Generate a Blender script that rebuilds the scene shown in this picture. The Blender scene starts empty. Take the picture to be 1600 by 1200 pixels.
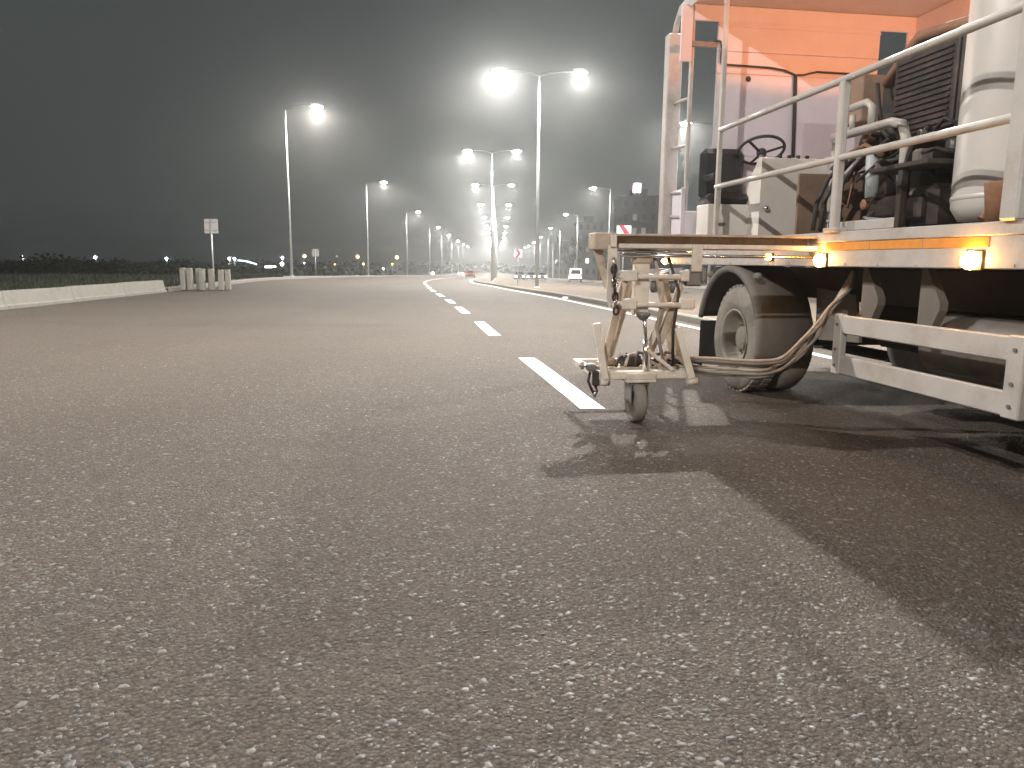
import bpy, bmesh, math, random
import numpy as np
from mathutils import Vector, Matrix

R = random.Random(7)
SC = bpy.context.scene
COL = SC.collection

# ------------------------------------------------------------------ camera, world, light
cam_d = bpy.data.cameras.new('camera')
cam = bpy.data.objects.new('camera', cam_d); COL.objects.link(cam); SC.camera = cam
cam_d.sensor_fit = 'HORIZONTAL'; cam_d.sensor_width = 36.0; cam_d.lens = 36.0 * 1155 / 1600
cam_d.clip_start = 0.05; cam_d.clip_end = 4000
CAM_H = 1.24
cam.matrix_world = (Matrix.Translation((0, 0, CAM_H)) @ Matrix.Rotation(math.radians(90) - math.atan(192 / 1155), 4, 'X')
                    @ Matrix.Rotation(math.radians(0.45), 4, 'Z'))

world = bpy.data.worlds.new('World'); SC.world = world; world.use_nodes = True
wn, wl = world.node_tree.nodes, world.node_tree.links
bg = wn['Background']
sky = wn.new('ShaderNodeTexSky'); sky.sky_type = 'NISHITA'; sky.sun_disc = False
sky.sun_elevation = math.radians(1.0); sky.sun_rotation = math.radians(200); sky.dust_density = 3.0
scl = wn.new('ShaderNodeVectorMath'); scl.operation = 'SCALE'; scl.inputs[3].default_value = 0.004
addn = wn.new('ShaderNodeVectorMath'); addn.operation = 'ADD'; addn.inputs[1].default_value = (0.049, 0.055, 0.055)
wl.new(sky.outputs[0], scl.inputs[0]); wl.new(scl.outputs[0], addn.inputs[0]); wl.new(addn.outputs[0], bg.inputs[0])
bg.inputs[1].default_value = 1.0

sun_d = bpy.data.lights.new('moon_light', 'SUN'); sun_d.energy = 0.02; sun_d.angle = math.radians(10)
sun = bpy.data.objects.new('moon_light', sun_d); COL.objects.link(sun)
sun.rotation_euler = (math.radians(40), 0, math.radians(20))

SC.view_settings.view_transform = 'Standard'; SC.view_settings.look = 'None'
SC.view_settings.exposure = 0.0; SC.view_settings.gamma = 1.0; SC.view_settings.use_curve_mapping = False
SC.render.engine = 'CYCLES'
SC.cycles.use_denoising = True
SC.cycles.sample_clamp_indirect = 4.0
SC.cycles.max_bounces = 6; SC.cycles.volume_bounces = 1
SC.cycles.caustics_reflective = False; SC.cycles.caustics_refractive = False
LAMP = 120.0        # emission of a street lamp's glass
LAMP_W = 11500.0    # power of a street lamp
HAZE = 0.00115

# ------------------------------------------------------------------ materials
def mat(name, col, rough=0.6, metal=0.0, var=0.12, scale=6.0, bump=0.0, bscale=40.0, dirt=None, dirt_amt=0.5, spec=0.5, stretch=None):
    m = bpy.data.materials.new(name); m.use_nodes = True
    n, l = m.node_tree.nodes, m.node_tree.links
    p = n['Principled BSDF']; p.inputs['Roughness'].default_value = rough; p.inputs['Metallic'].default_value = metal
    p.inputs['Specular IOR Level'].default_value = spec
    tc = n.new('ShaderNodeTexCoord')
    vec = tc.outputs['Object']
    if stretch:
        mp = n.new('ShaderNodeMapping'); mp.inputs['Scale'].default_value = stretch
        l.new(vec, mp.inputs[0]); vec = mp.outputs[0]
    nz = n.new('ShaderNodeTexNoise'); nz.inputs['Scale'].default_value = scale; nz.inputs['Detail'].default_value = 6
    nz.inputs['Roughness'].default_value = 0.65
    l.new(vec, nz.inputs['Vector'])
    rp = n.new('ShaderNodeValToRGB')
    rp.color_ramp.elements[0].position = 0.3; rp.color_ramp.elements[1].position = 0.7
    rp.color_ramp.elements[0].color = tuple(c * (1 - var) for c in col) + (1,)
    rp.color_ramp.elements[1].color = tuple(min(1, c * (1 + var)) for c in col) + (1,)
    l.new(nz.outputs[0], rp.inputs[0])
    out = rp.outputs[0]
    if dirt:
        n2 = n.new('ShaderNodeTexNoise'); n2.inputs['Scale'].default_value = scale * 0.6; n2.inputs['Detail'].default_value = 9
        n2.inputs['Roughness'].default_value = 0.75
        l.new(tc.outputs['Object'], n2.inputs['Vector'])
        r2 = n.new('ShaderNodeValToRGB'); r2.color_ramp.elements[0].position = 0.48; r2.color_ramp.elements[1].position = 0.72
        r2.color_ramp.elements[1].color = (dirt_amt,) * 3 + (1,)
        l.new(n2.outputs[0], r2.inputs[0])
        mx = n.new('ShaderNodeMix'); mx.data_type = 'RGBA'
        l.new(r2.outputs[0], mx.inputs[0]); l.new(out, mx.inputs[6]); mx.inputs[7].default_value = tuple(dirt) + (1,)
        out = mx.outputs[2]
    l.new(out, p.inputs['Base Color'])
    rr = n.new('ShaderNodeMapRange'); rr.inputs[3].default_value = max(0.05, rough - 0.12); rr.inputs[4].default_value = min(1, rough + 0.12)
    l.new(nz.outputs[0], rr.inputs[0]); l.new(rr.outputs[0], p.inputs['Roughness'])
    if bump:
        nb = n.new('ShaderNodeTexNoise'); nb.inputs['Scale'].default_value = bscale; nb.inputs['Detail'].default_value = 5
        l.new(tc.outputs['Object'], nb.inputs['Vector'])
        b = n.new('ShaderNodeBump'); b.inputs['Strength'].default_value = bump; b.inputs['Distance'].default_value = 0.01
        l.new(nb.outputs[0], b.inputs['Height']); l.new(b.outputs[0], p.inputs['Normal'])
    return m

def emit(name, col, strength):
    m = bpy.data.materials.new(name); m.use_nodes = True
    n, l = m.node_tree.nodes, m.node_tree.links
    n.remove(n['Principled BSDF'])
    e = n.new('ShaderNodeEmission'); e.inputs[0].default_value = tuple(col) + (1,); e.inputs[1].default_value = strength
    l.new(e.outputs[0], n['Material Output'].inputs[0])
    return m

def asphalt():
    m = bpy.data.materials.new('asphalt'); m.use_nodes = True
    n, l = m.node_tree.nodes, m.node_tree.links
    p = n['Principled BSDF']; p.inputs['Roughness'].default_value = 0.78; p.inputs['Specular IOR Level'].default_value = 0.16
    tc = n.new('ShaderNodeTexCoord')
    def noise(s, d, r=0.6, st=None):
        v = tc.outputs['Object']
        if st:
            mp = n.new('ShaderNodeMapping'); mp.inputs['Scale'].default_value = st; l.new(v, mp.inputs[0]); v = mp.outputs[0]
        a = n.new('ShaderNodeTexNoise'); a.inputs['Scale'].default_value = s; a.inputs['Detail'].default_value = d
        a.inputs['Roughness'].default_value = r; l.new(v, a.inputs['Vector']); return a.outputs[0]
    def ramp(src, stops):
        r = n.new('ShaderNodeValToRGB'); l.new(src, r.inputs[0])
        el = r.color_ramp.elements
        while len(el) < len(stops): el.new(0.5)
        for e, (pos, c) in zip(el, stops): e.position = pos; e.color = tuple(c) + (1,)
        return r.outputs[0]
    def mul(a, b):
        mx = n.new('ShaderNodeMix'); mx.data_type = 'RGBA'; mx.blend_type = 'MULTIPLY'; mx.inputs[0].default_value = 1
        l.new(a, mx.inputs[6]); l.new(b, mx.inputs[7]); return mx.outputs[2]
    vo = n.new('ShaderNodeTexVoronoi'); vo.inputs['Scale'].default_value = 75; l.new(tc.outputs['Object'], vo.inputs['Vector'])
    sep = n.new('ShaderNodeSeparateColor'); l.new(vo.outputs['Color'], sep.inputs[0])
    base = ramp(sep.outputs[0], [(0.0, (0.080, 0.067, 0.057)), (0.55, (0.105, 0.088, 0.076)), (0.90, (0.122, 0.104, 0.090)), (1.0, (0.165, 0.145, 0.125))])
    cellr = ramp(vo.outputs['Distance'], [(0.15, (1.10, 1.10, 1.10)), (0.55, (0.97, 0.97, 0.97)), (0.85, (0.70, 0.69, 0.68))])
    base = mul(base, cellr)
    big = ramp(noise(0.35, 5), [(0.3, (0.92, 0.92, 0.93)), (0.7, (1.06, 1.05, 1.04))])
    mid = ramp(noise(5.0, 6, 0.7), [(0.25, (0.90, 0.90, 0.90)), (0.75, (1.08, 1.07, 1.06))])
    lane = ramp(noise(1.0, 4, 0.6, (0.55, 0.03, 1)), [(0.35, (0.945, 0.94, 0.94)), (0.65, (1.04, 1.04, 1.04))])
    l.new(mul(mul(mul(base, big), mid), lane), p.inputs['Base Color'])
    b1 = n.new('ShaderNodeBump'); b1.inputs['Strength'].default_value = 0.9; b1.inputs['Distance'].default_value = 0.006
    l.new(noise(130, 4, 0.7), b1.inputs['Height'])
    b2 = n.new('ShaderNodeBump'); b2.inputs['Strength'].default_value = 1.0; b2.inputs['Distance'].default_value = 0.007; b2.invert = True
    l.new(vo.outputs['Distance'], b2.inputs['Height']); l.new(b1.outputs[0], b2.inputs['Normal'])
    l.new(b2.outputs[0], p.inputs['Normal'])
    return m

def attr_mat(name, rough=0.6):
    m = bpy.data.materials.new(name); m.use_nodes = True
    n, l = m.node_tree.nodes, m.node_tree.links
    p = n['Principled BSDF']; p.inputs['Roughness'].default_value = rough
    a = n.new('ShaderNodeAttribute'); a.attribute_name = 'tone'
    l.new(a.outputs['Color'], p.inputs['Base Color'])
    return m

M = dict(
    asphalt=asphalt(),
    stone=attr_mat('aggregate_stone', 0.5),
    paint=mat('road_paint', (0.80, 0.79, 0.76), 0.55, var=0.05, scale=14, bump=0.5, bscale=120, dirt=(0.42, 0.40, 0.37), dirt_amt=0.35),
    kerb=mat('kerb_concrete', (0.21, 0.195, 0.175), 0.85, var=0.18, scale=7, bump=0.4, bscale=60, dirt=(0.17, 0.155, 0.14)),
    concrete=mat('precast_concrete', (0.23, 0.215, 0.19), 0.85, var=0.15, scale=5, bump=0.4, bscale=50, dirt=(0.13, 0.12, 0.10)),
    soil=mat('median_soil', (0.125, 0.092, 0.066), 0.95, var=0.35, scale=3, bump=0.9, bscale=20, dirt=(0.11, 0.09, 0.07)),
    verge=mat('verge_gravel', (0.13, 0.115, 0.10), 0.95, var=0.3, scale=4, bump=0.9, bscale=25),
    field=mat('field_grass', (0.024, 0.032, 0.014), 0.95, var=0.45, scale=0.6, bump=1.0, bscale=6),
    leaf=mat('foliage', (0.022, 0.030, 0.013), 0.8, var=0.4, scale=0.8),
    bark=mat('bark', (0.09, 0.07, 0.055), 0.9, var=0.3, scale=9, bump=0.5),
    galv=mat('galvanised_steel', (0.46, 0.47, 0.48), 0.42, 0.55, var=0.12, scale=4),
    head=mat('lamp_housing', (0.42, 0.43, 0.44), 0.45, 0.3),
    white=mat('white_truck_paint', (0.50, 0.47, 0.445), 0.42, var=0.08, scale=5, dirt=(0.30, 0.245, 0.20), dirt_amt=0.7),
    wall=mat('white_cab_panel', (0.70, 0.665, 0.735), 0.5, var=0.05, scale=2, dirt=(0.52, 0.46, 0.42), dirt_amt=0.4),
    lit_white=mat('lit_white_enamel', (0.76, 0.73, 0.69), 0.4, var=0.05, scale=3, dirt=(0.5, 0.44, 0.38), dirt_amt=0.4),  # lamp light on console and seat box, put into a paler white
    tank=mat('smooth_tank_paint', (0.56, 0.535, 0.51), 0.32, var=0.04, scale=2, dirt=(0.46, 0.42, 0.38), dirt_amt=0.4),
    grass=mat('night_grass', (0.016, 0.021, 0.010), 0.9, var=0.4, scale=0.8),
    roof=mat('roof_lining', (0.58, 0.53, 0.50), 0.7, var=0.1, scale=2),
    cream=mat('cream_paint', (0.74, 0.68, 0.60), 0.5, var=0.1, scale=9, dirt=(0.36, 0.29, 0.23), dirt_amt=0.6, bump=0.2, bscale=30),
    tan=mat('worn_tan_steel', (0.52, 0.43, 0.34), 0.6, 0.1, var=0.2, scale=10, dirt=(0.18, 0.12, 0.08), dirt_amt=0.7),
    orange=mat('orange_reflective_tape', (0.75, 0.30, 0.06), 0.45, var=0.12, scale=12),
    black=mat('black_rubber', (0.03, 0.028, 0.027), 0.65, var=0.2, scale=10),
    seat=mat('black_vinyl', (0.012, 0.012, 0.014), 0.38, var=0.2, scale=8),
    tyre=mat('dusty_tyre_rubber', (0.23, 0.21, 0.185), 0.85, var=0.18, scale=9, dirt=(0.33, 0.30, 0.265), dirt_amt=0.7, bump=0.2),
    rim=mat('dusty_rim_paint', (0.31, 0.285, 0.25), 0.7, 0.1, var=0.15, scale=7),
    under=mat('dark_chassis_paint', (0.045, 0.036, 0.032), 0.65, 0.2, var=0.3, scale=6),
    grey=mat('grey_steel', (0.22, 0.21, 0.20), 0.5, 0.4, var=0.2, scale=9),
    fender=mat('grey_fender', (0.16, 0.15, 0.14), 0.85, var=0.12, scale=6, dirt=(0.12, 0.11, 0.10), spec=0.25),
    panel=mat('dusty_dark_panel', (0.16, 0.145, 0.13), 0.75, var=0.2, scale=5, dirt=(0.09, 0.08, 0.07)),
    chrome=mat('chrome', (0.75, 0.74, 0.73), 0.16, 1.0, var=0.04),
    engine=mat('oily_engine_metal', (0.035, 0.029, 0.028), 0.5, 0.35, var=0.45, scale=9, dirt=(0.16, 0.10, 0.08), dirt_amt=0.6),
    brown=mat('brown_board', (0.24, 0.165, 0.12), 0.75, var=0.2, scale=5),
    rust=mat('rusty_drum', (0.26, 0.13, 0.075), 0.7, var=0.3, scale=7),
    pale=mat('pale_blue_hose', (0.42, 0.46, 0.48), 0.5, var=0.1),
    hose=mat('dusty_rubber_hose', (0.42, 0.355, 0.30), 0.7, var=0.2, scale=12),
    red=mat('sign_red', (0.55, 0.02, 0.06), 0.45, var=0.05),
    signw=mat('sign_white', (0.80, 0.80, 0.80), 0.4, var=0.04),
    signback=mat('sign_back_aluminium', (0.40, 0.385, 0.37), 0.55, 0.15, var=0.08),
    glass=mat('dark_glass', (0.02, 0.022, 0.026), 0.08, var=0.1),
    carw=mat('car_paint_white', (0.75, 0.75, 0.74), 0.3, var=0.03),
    carr=mat('car_paint_red', (0.09, 0.02, 0.018), 0.3, var=0.05),
    card=mat('car_paint_dark', (0.06, 0.06, 0.07), 0.3, var=0.05),
    build=mat('plaster_grey', (0.11, 0.10, 0.10), 0.9, var=0.15, scale=0.4),
    build2=mat('plaster_brown', (0.07, 0.056, 0.056), 0.9, var=0.15, scale=0.4),
    lampglass=emit('street_lamp_glass', (1.0, 0.97, 0.92), LAMP),
    farwhite=emit('far_white_lamp', (0.85, 0.93, 1.0), 60),
    farorange=emit('far_sodium_lamp', (1.0, 0.55, 0.18), 12),
    amber=emit('amber_lens', (1.0, 0.46, 0.11), 110),
    amberdim=emit('amber_lens_dim', (1.0, 0.48, 0.12), 14),
    headl=emit('car_headlamp', (1.0, 0.98, 0.95), 80),
    taill=emit('car_tail_lamp', (1.0, 0.06, 0.03), 2),
    window=emit('lit_window', (0.9, 0.92, 1.0), 2.5),
    windim=emit('dim_window', (0.75, 0.7, 0.7), 0.25),
    signl=emit('illuminated_sign_white', (0.85, 0.80, 1.0), 12),
    signp=emit('illuminated_sign_pink', (0.9, 0.25, 0.75), 5),
    canopy=emit('lit_canopy_edge', (0.8, 0.88, 1.0), 4),
)

for k in ('lampglass', 'farwhite', 'farorange', 'headl', 'taill', 'canopy', 'window', 'windim', 'signl', 'signp'): M[k].cycles.emission_sampling = 'NONE'
# ------------------------------------------------------------------ mesh helpers
class MB:
    def __init__(s): s.bm = bmesh.new()
    def box(s, a, b, bev=0.0, rot=None):
        c = Vector([(a[i] + b[i]) / 2 for i in range(3)]); d = [abs(b[i] - a[i]) for i in range(3)]
        t = bmesh.new(); bmesh.ops.create_cube(t, size=1)
        bmesh.ops.scale(t, vec=d, verts=t.verts)
        if bev: bmesh.ops.bevel(t, geom=t.edges[:], offset=min(bev, min(d) * 0.45), segments=1, affect='EDGES')
        mt = Matrix.Translation(c)
        if rot is not None: mt = mt @ rot
        bmesh.ops.transform(t, matrix=mt, verts=t.verts); s._in(t); return s
    def _in(s, t):
        me = bpy.data.meshes.new('tmp'); t.to_mesh(me); t.free(); s.bm.from_mesh(me); bpy.data.meshes.remove(me)
    def bar(s, p, q, w, h, bev=0.004, up=(0, 0, 1)):
        p, q = Vector(p), Vector(q); d = (q - p); L = d.length; d.normalize()
        up = Vector(up); x = d.cross(up)
        if x.length < 1e-3: x = d.cross(Vector((0, 1, 0)))
        x.normalize(); z = x.cross(d)
        t = bmesh.new(); bmesh.ops.create_cube(t, size=1); bmesh.ops.scale(t, vec=(w, L, h), verts=t.verts)
        if bev: bmesh.ops.bevel(t, geom=t.edges[:], offset=min(bev, w * .4, h * .4), segments=1, affect='EDGES')
        mt = Matrix((x, d, z)).transposed().to_4x4(); mt.translation = (p + q) / 2
        bmesh.ops.transform(t, matrix=mt, verts=t.verts); s._in(t); return s
    def tube(s, pts, r, n=10, r1=None, cap=True):
        pts = [Vector(p) for p in pts]; N = len(pts); rings = []
        prev = None
        for i, p in enumerate(pts):
            d = (pts[min(i + 1, N - 1)] - pts[max(i - 1, 0)]).normalized()
            if prev is None:
                ref = Vector((0, 0, 1)) if abs(d.z) < 0.9 else Vector((1, 0, 0))
                x = d.cross(ref).normalized()
            else:
                x = (prev - d * prev.dot(d)).normalized()
            prev = x; y = d.cross(x)
            rr = r if r1 is None else r + (r1 - r) * i / (N - 1)
            rings.append([s.bm.verts.new(p + (x * math.cos(a) + y * math.sin(a)) * rr) for a in [2 * math.pi * k / n for k in range(n)]])
        for a, b in zip(rings, rings[1:]):
            for k in range(n):
                f = s.bm.faces.new((a[k], a[(k + 1) % n], b[(k + 1) % n], b[k])); f.smooth = True
        if cap:
            s.bm.faces.new(rings[0][::-1]); s.bm.faces.new(rings[-1])
        return s
    def lathe(s, prof, axis='x', c=(0, 0, 0), n=32, smooth=True, cap=(True, True)):
        rings = []
        for (t, r) in prof:
            ring = []
            for k in range(n):
                a = 2 * math.pi * k / n
                if axis == 'x': p = (t, r * math.cos(a), r * math.sin(a))
                else: p = (r * math.cos(a), r * math.sin(a), t)
                ring.append(s.bm.verts.new(Vector(p) + Vector(c)))
            rings.append(ring)
        for a, b in zip(rings, rings[1:]):
            for k in range(n):
                f = s.bm.faces.new((a[k], a[(k + 1) % n], b[(k + 1) % n], b[k])); f.smooth = smooth
        for rg, rv, on in ((rings[0], True, cap[0]), (rings[-1], False, cap[1])):
            if on: s.bm.faces.new(rg[::-1] if rv else rg)
        return s
    def prism(s, poly, axis, a, b):
        def P(u, v, t):
            return {'x': (t, u, v), 'y': (u, t, v), 'z': (u, v, t)}[axis]
        A = [s.bm.verts.new(P(u, v, a)) for u, v in poly]; B = [s.bm.verts.new(P(u, v, b)) for u, v in poly]
        n = len(poly)
        s.bm.faces.new(A); s.bm.faces.new(B[::-1])
        for k in range(n): s.bm.faces.new((A[k], B[k], B[(k + 1) % n], A[(k + 1) % n]))
        return s
    def build(s, name, m, parent=None, loc=None):
        bmesh.ops.recalc_face_normals(s.bm, faces=s.bm.faces[:])
        me = bpy.data.meshes.new(name); s.bm.to_mesh(me); s.bm.free()
        me.materials.append(m if not isinstance(m, str) else M[m])
        o = bpy.data.objects.new(name, me); COL.objects.link(o)
        if parent is not None: o.parent = parent
        if loc is not None: o.location = loc
        return o

def tag(o, label=None, cat=None, group=None, kind=None):
    if label: o['label'] = label
    if cat: o['category'] = cat
    if group: o['group'] = group
    if kind: o['kind'] = kind
    return o
def thing(name, label, cat, loc=(0, 0, 0), rz=0.0, group=None):
    o = bpy.data.objects.new(name, None); COL.objects.link(o); o.empty_display_size = 0.2
    o.location = loc; o.rotation_euler = (0, 0, rz); return tag(o, label, cat, group)
def copy_tree(o, parent=None):
    c = o.copy(); COL.objects.link(c); c.parent = parent
    for ch in list(o.children): copy_tree(ch, c)
    return c
def raw(name, verts, faces, m, parent=None, smooth=False):
    me = bpy.data.meshes.new(name); me.from_pydata(verts, [], faces); me.update()
    me.materials.append(M[m] if isinstance(m, str) else m)
    if smooth: me.polygons.foreach_set('use_smooth', [True] * len(me.polygons))
    o = bpy.data.objects.new(name, me); COL.objects.link(o)
    if parent is not None: o.parent = parent
    return o

# ------------------------------------------------------------------ lie of the land (crest beyond the machine, banked curve)
def ss(a, b, t):
    t = min(1.0, max(0.0, (t - a) / (b - a))); return t * t * (3 - 2 * t)
def prof(D):
    s = 0.019
    if D < 5: return 0.0
    if D < 40: return -s * (D - 5) ** 2 / 70
    if D < 200: return -s * 17.5 - s * (D - 40)
    if D < 300: return -s * 177.5 - s * ((D - 200) - (D - 200) ** 2 / 200)
    return -s * 227.5
def G(X, D):
    X = max(-17.0, X)
    return prof(D) + 0.032 * ss(10, 45, D) * (-X + math.sqrt(X * X + 4)) / 2
def interp(pts, D):
    if D <= pts[0][0]: (d0, x0), (d1, x1) = pts[0], pts[1]; return x0 + (D - d0) * (x1 - x0) / (d1 - d0)
    for i in range(len(pts) - 1):
        d0, x0 = pts[i]; d1, x1 = pts[i + 1]
        if D <= d1:
            t = (D - d0) / (d1 - d0)
            sl = lambda j: (pts[min(j + 1, len(pts) - 1)][1] - pts[max(j - 1, 0)][1]) / (pts[min(j + 1, len(pts) - 1)][0] - pts[max(j - 1, 0)][0])
            m0, m1 = sl(i) * (d1 - d0), sl(i + 1) * (d1 - d0)
            return (2 * t**3 - 3 * t**2 + 1) * x0 + (t**3 - 2 * t**2 + t) * m0 + (-2 * t**3 + 3 * t**2) * x1 + (t**3 - t**2) * m1
    (d0, x0), (d1, x1) = pts[-2], pts[-1]; return x0 + (D - d0) * (x1 - x0) / (d1 - d0)
EDGE = [(-60, 14.6), (0, 5.65), (16.6, 3.18), (21.1, 2.53), (28.9, 1.46), (39.2, -0.04), (54.9, -1.95), (67, -3.6), (90, -5.2), (115, -6.0), (150, -7.0), (250, -9.4), (600, -18)]
DASH = [(-60, 10.5), (0, 1.5), (6.2, 0.58), (9.55, 0.08), (12.5, -0.40), (15.6, -0.82), (18.2, -1.24), (20.9, -1.64), (25.6, -2.36), (30.6, -3.19), (35.4, -3.96), (45.2, -5.32), (55.5, -6.68), (70, -8.1), (90, -9.3), (130, -11.0), (180, -12.8), (250, -14.8), (600, -24)]
LEFT = [(-60, -9.8), (0, -11.5), (17.5, -12.1), (26.7, -12.35), (31, -12.55), (46, -14.2), (57, -15.2), (91, -17.0), (133, -18.1), (175, -18.8), (250, -19.8), (600, -28)]
MEDR = [(-60, 19), (14, 10.4), (30, 8.3), (55, 5.0), (90, 1.2), (115, 0.3), (150, -0.6), (250, -3), (600, -12)]
RIGHT = [(-60, 24), (15, 17.5), (53, 13.0), (91, 10.7), (130, 10.1), (166, 9.4), (250, 7.6), (600, 0)]
edge = lambda D: interp(EDGE, D); dash = lambda D: interp(DASH, D); left = lambda D: interp(LEFT, D)
medl = lambda D: edge(D) + 0.5; medr = lambda D: interp(MEDR, D); right = lambda D: interp(RIGHT, D)

def drange(a, b):
    out = []; D = a
    while D < b:
        out.append(D); D += 1.0 if abs(D) < 60 else (2.5 if D < 150 else 10.0)
    out.append(b); return out
def strip(name, f0, f1, D0, D1, n, dz, m, kind=None, parent=None, z0=None, z1=None):
    V, F = [], []
    for i, D in enumerate(drange(D0, D1)):
        a, b = f0(D), f1(D)
        for k in range(n + 1):
            x = a + (b - a) * k / n; V.append((x, D, G(x, D) + dz))
        if i:
            for k in range(n):
                p = (i - 1) * (n + 1) + k; F.append((p, p + 1, p + n + 2, p + n + 1))
    o = raw(name, V, F, m, parent, smooth=True)
    if kind: o['kind'] = kind
    return o

# ground sheet, roads, median, verge
V, F = [], []
xs = sorted(set([-900, -500, -300, -200, -140, -100, -70, -50, -40, -32, -26, -22, -20, -18, -16] + list(range(-14, 22, 2)) + [24, 28, 34, 42, 55, 75, 100, 150, 220, 320, 500, 900]))
ds = [-60, -30, -10, 0] + list(range(5, 60, 3)) + list(range(62, 200, 6)) + list(range(205, 320, 10)) + [360, 420, 500, 650, 850, 1100, 1500]
for D in ds:
    for x in xs:
        rough = 0.0 if -16 < x < 22 else R.uniform(-0.12, 0.16) * min(1, abs(x) / 60)
        V.append((x, D, G(x, D) - 0.10 + rough))
nx = len(xs)
for i in range(len(ds) - 1):
    for k in range(nx - 1):
        p = i * nx + k; F.append((p, p + 1, p + nx + 1, p + nx))
ground = raw('ground', V, F, 'field', smooth=True); ground['kind'] = 'structure'

road = strip('road', left, lambda D: medl(D) + 0.1, -40, 500, 24, 0.0, 'asphalt', 'structure')
road2 = strip('opposite_road', lambda D: medr(D) - 0.1, right, -40, 500, 10, 0.0, 'asphalt', 'structure')
median = strip('median', lambda D: medl(D) + 0.14, lambda D: medr(D) - 0.14, -40, 500, 8, 0.135, 'soil', 'structure')
verge = strip('verge', lambda D: left(D) - 3.2, lambda D: left(D) - 0.14, -40, 500, 4, 0.10, 'verge', 'structure')
rverge = strip('pavement', lambda D: right(D) + 0.14, lambda D: right(D) + 4.0, -40, 500, 4, 0.12, 'verge', 'structure')

def kerb_line(parent, f, side, D0, D1, Dfar):
    """kerb stones one metre long, one object each; a joined run beyond"""
    me = None
    D = D0
    while D < D1:
        x0, x1 = f(D), f(D + 1.0)
        xm = (x0 + x1) / 2; zm = G(xm, D + .5)
        if me is None:
            o = MB().prism([(0, -0.15), (0, 0.12), (0.025, 0.15), (0.15, 0.15), (0.15, -0.15)], 'y', -0.493, 0.493).build('kerbstone', 'kerb')
            me = o.data
        else:
            o = bpy.data.objects.new('kerbstone', me); COL.objects.link(o)
        o.parent = parent
        pitch = math.atan2(G(x1, D + 1) - G(x0, D), 1.0)
        o.location = (xm + R.uniform(-.004, .004), D + .5, zm + R.uniform(-.004, .004))
        o.rotation_euler = (pitch, 0, -math.atan2(x1 - x0, 1.0) + (math.pi if side < 0 else 0))
        if side < 0: o.rotation_euler[0] = -pitch
        L = math.hypot(1, x1 - x0); o.scale = (1, L, 1)
        D += 1.0
    Vv, Ff = [], []
    for i, D in enumerate(drange(D1, Dfar)):
        x = f(D)
        for dx, dz in ((0, -.1), (0, .12), (.025, .15), (.15, .15), (.15, -.1)):
            Vv.append((x + dx * side, D, G(x, D) + dz))
        if i:
            for k in range(4): p = (i - 1) * 5 + k; Ff.append((p, p + 1, p + 6, p + 5))
    o = raw('far_kerb', Vv, Ff, 'kerb', parent); o['kind'] = 'stuff'
kerb_line(median, medl, 1, 11, 70, 500)
kerb_line(median, medr, -1, 30, 60, 500)
kerb_line(verge, left, -1, 27, 62, 500)
kerb_line(rverge, right, 1, 45, 60, 500)

# painted markings
def marking(name, D0, D1, f, w, n=4):
    Vv, Ff = [], []
    for i in range(n + 1):
        D = D0 + (D1 - D0) * i / n; x = f(D)
        jag = R.uniform(-.006, .006)
        for xx in (x - jag, x + w + jag * .6): Vv.append((xx, D, G(xx, D) + 0.005))
        if i: p = 2 * (i - 1); Ff.append((p, p + 1, p + 3, p + 2))
    return raw(name, Vv, Ff, 'paint', road)
spans = [(6.18, 9.55), (12.54, 15.55), (18.23, 20.95), (23.02, 25.55), (27.85, 30.6), (32.9, 35.6), (38.0, 41.0)]
D = 43.6
while D < 150: spans.append((D, D + 3.0)); D += 5.6
for a, b in spans: marking('lane_dash', a, b, dash, 0.215, 6)
Vv, Ff = [], []
for i, D in enumerate(drange(-40, 300)):
    x = edge(D)
    for xx in (x, x + 0.16): Vv.append((xx, D, G(xx, D) + 0.005))
    if i: p = 2 * (i - 1); Ff.append((p, p + 1, p + 3, p + 2))
raw('edge_line', Vv, Ff, 'paint', road)

# loose and proud aggregate of the near surface: uncountable, one object
rng = np.random.default_rng(3)
NS = 92000
Dd = 1.1 + 11.4 * rng.uniform(0, 1, NS) ** 1.2
keep = rng.uniform(0, 1, NS) < np.clip((12.5 - Dd) / 6.0, 0, 1); Dd = Dd[keep]
P = np.stack([rng.uniform(-1, 1, len(Dd)) * (0.85 * Dd + 0.9), Dd], 1)
# cluster: drop stones where a smooth random field is low
fld = np.sin(P[:, 0] * 2.1 + 1.3 * np.sin(P[:, 1] * 1.7)) + np.sin(P[:, 1] * 2.9 + 2 * np.sin(P[:, 0] * 1.1)) + rng.normal(0, 1.1, len(P))
P = P[fld > -1.4]; n = len(P)
rad = np.clip(rng.lognormal(math.log(0.0064), 0.5, n), 0.003, 0.018)
ang = rng.uniform(0, 6.28, n); K = 5
th = ang[:, None] + np.arange(K)[None] * 2 * math.pi / K + rng.uniform(-.35, .35, (n, K))
rj = rad[:, None] * rng.uniform(0.7, 1.25, (n, K)); asp = rng.uniform(0.55, 1.0, n)
hgt = np.clip(rad * rng.uniform(0.10, 0.26, n), 0.0008, 0.0030)
co = np.zeros((n, 2 * K, 3))
ca, sa = np.cos(ang)[:, None], np.sin(ang)[:, None]
lx, ly = rj * np.cos(th), rj * np.sin(th) * asp[:, None]
wx, wy = lx * ca - ly * sa, lx * sa + ly * ca
co[:, :K, 0] = P[:, :1] + wx; co[:, :K, 1] = P[:, 1:] + wy; co[:, :K, 2] = -0.002
co[:, K:, 0] = P[:, :1] + wx * .74; co[:, K:, 1] = P[:, 1:] + wy * .74
tilt = rng.uniform(-.13, .13, (n, 2))
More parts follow.
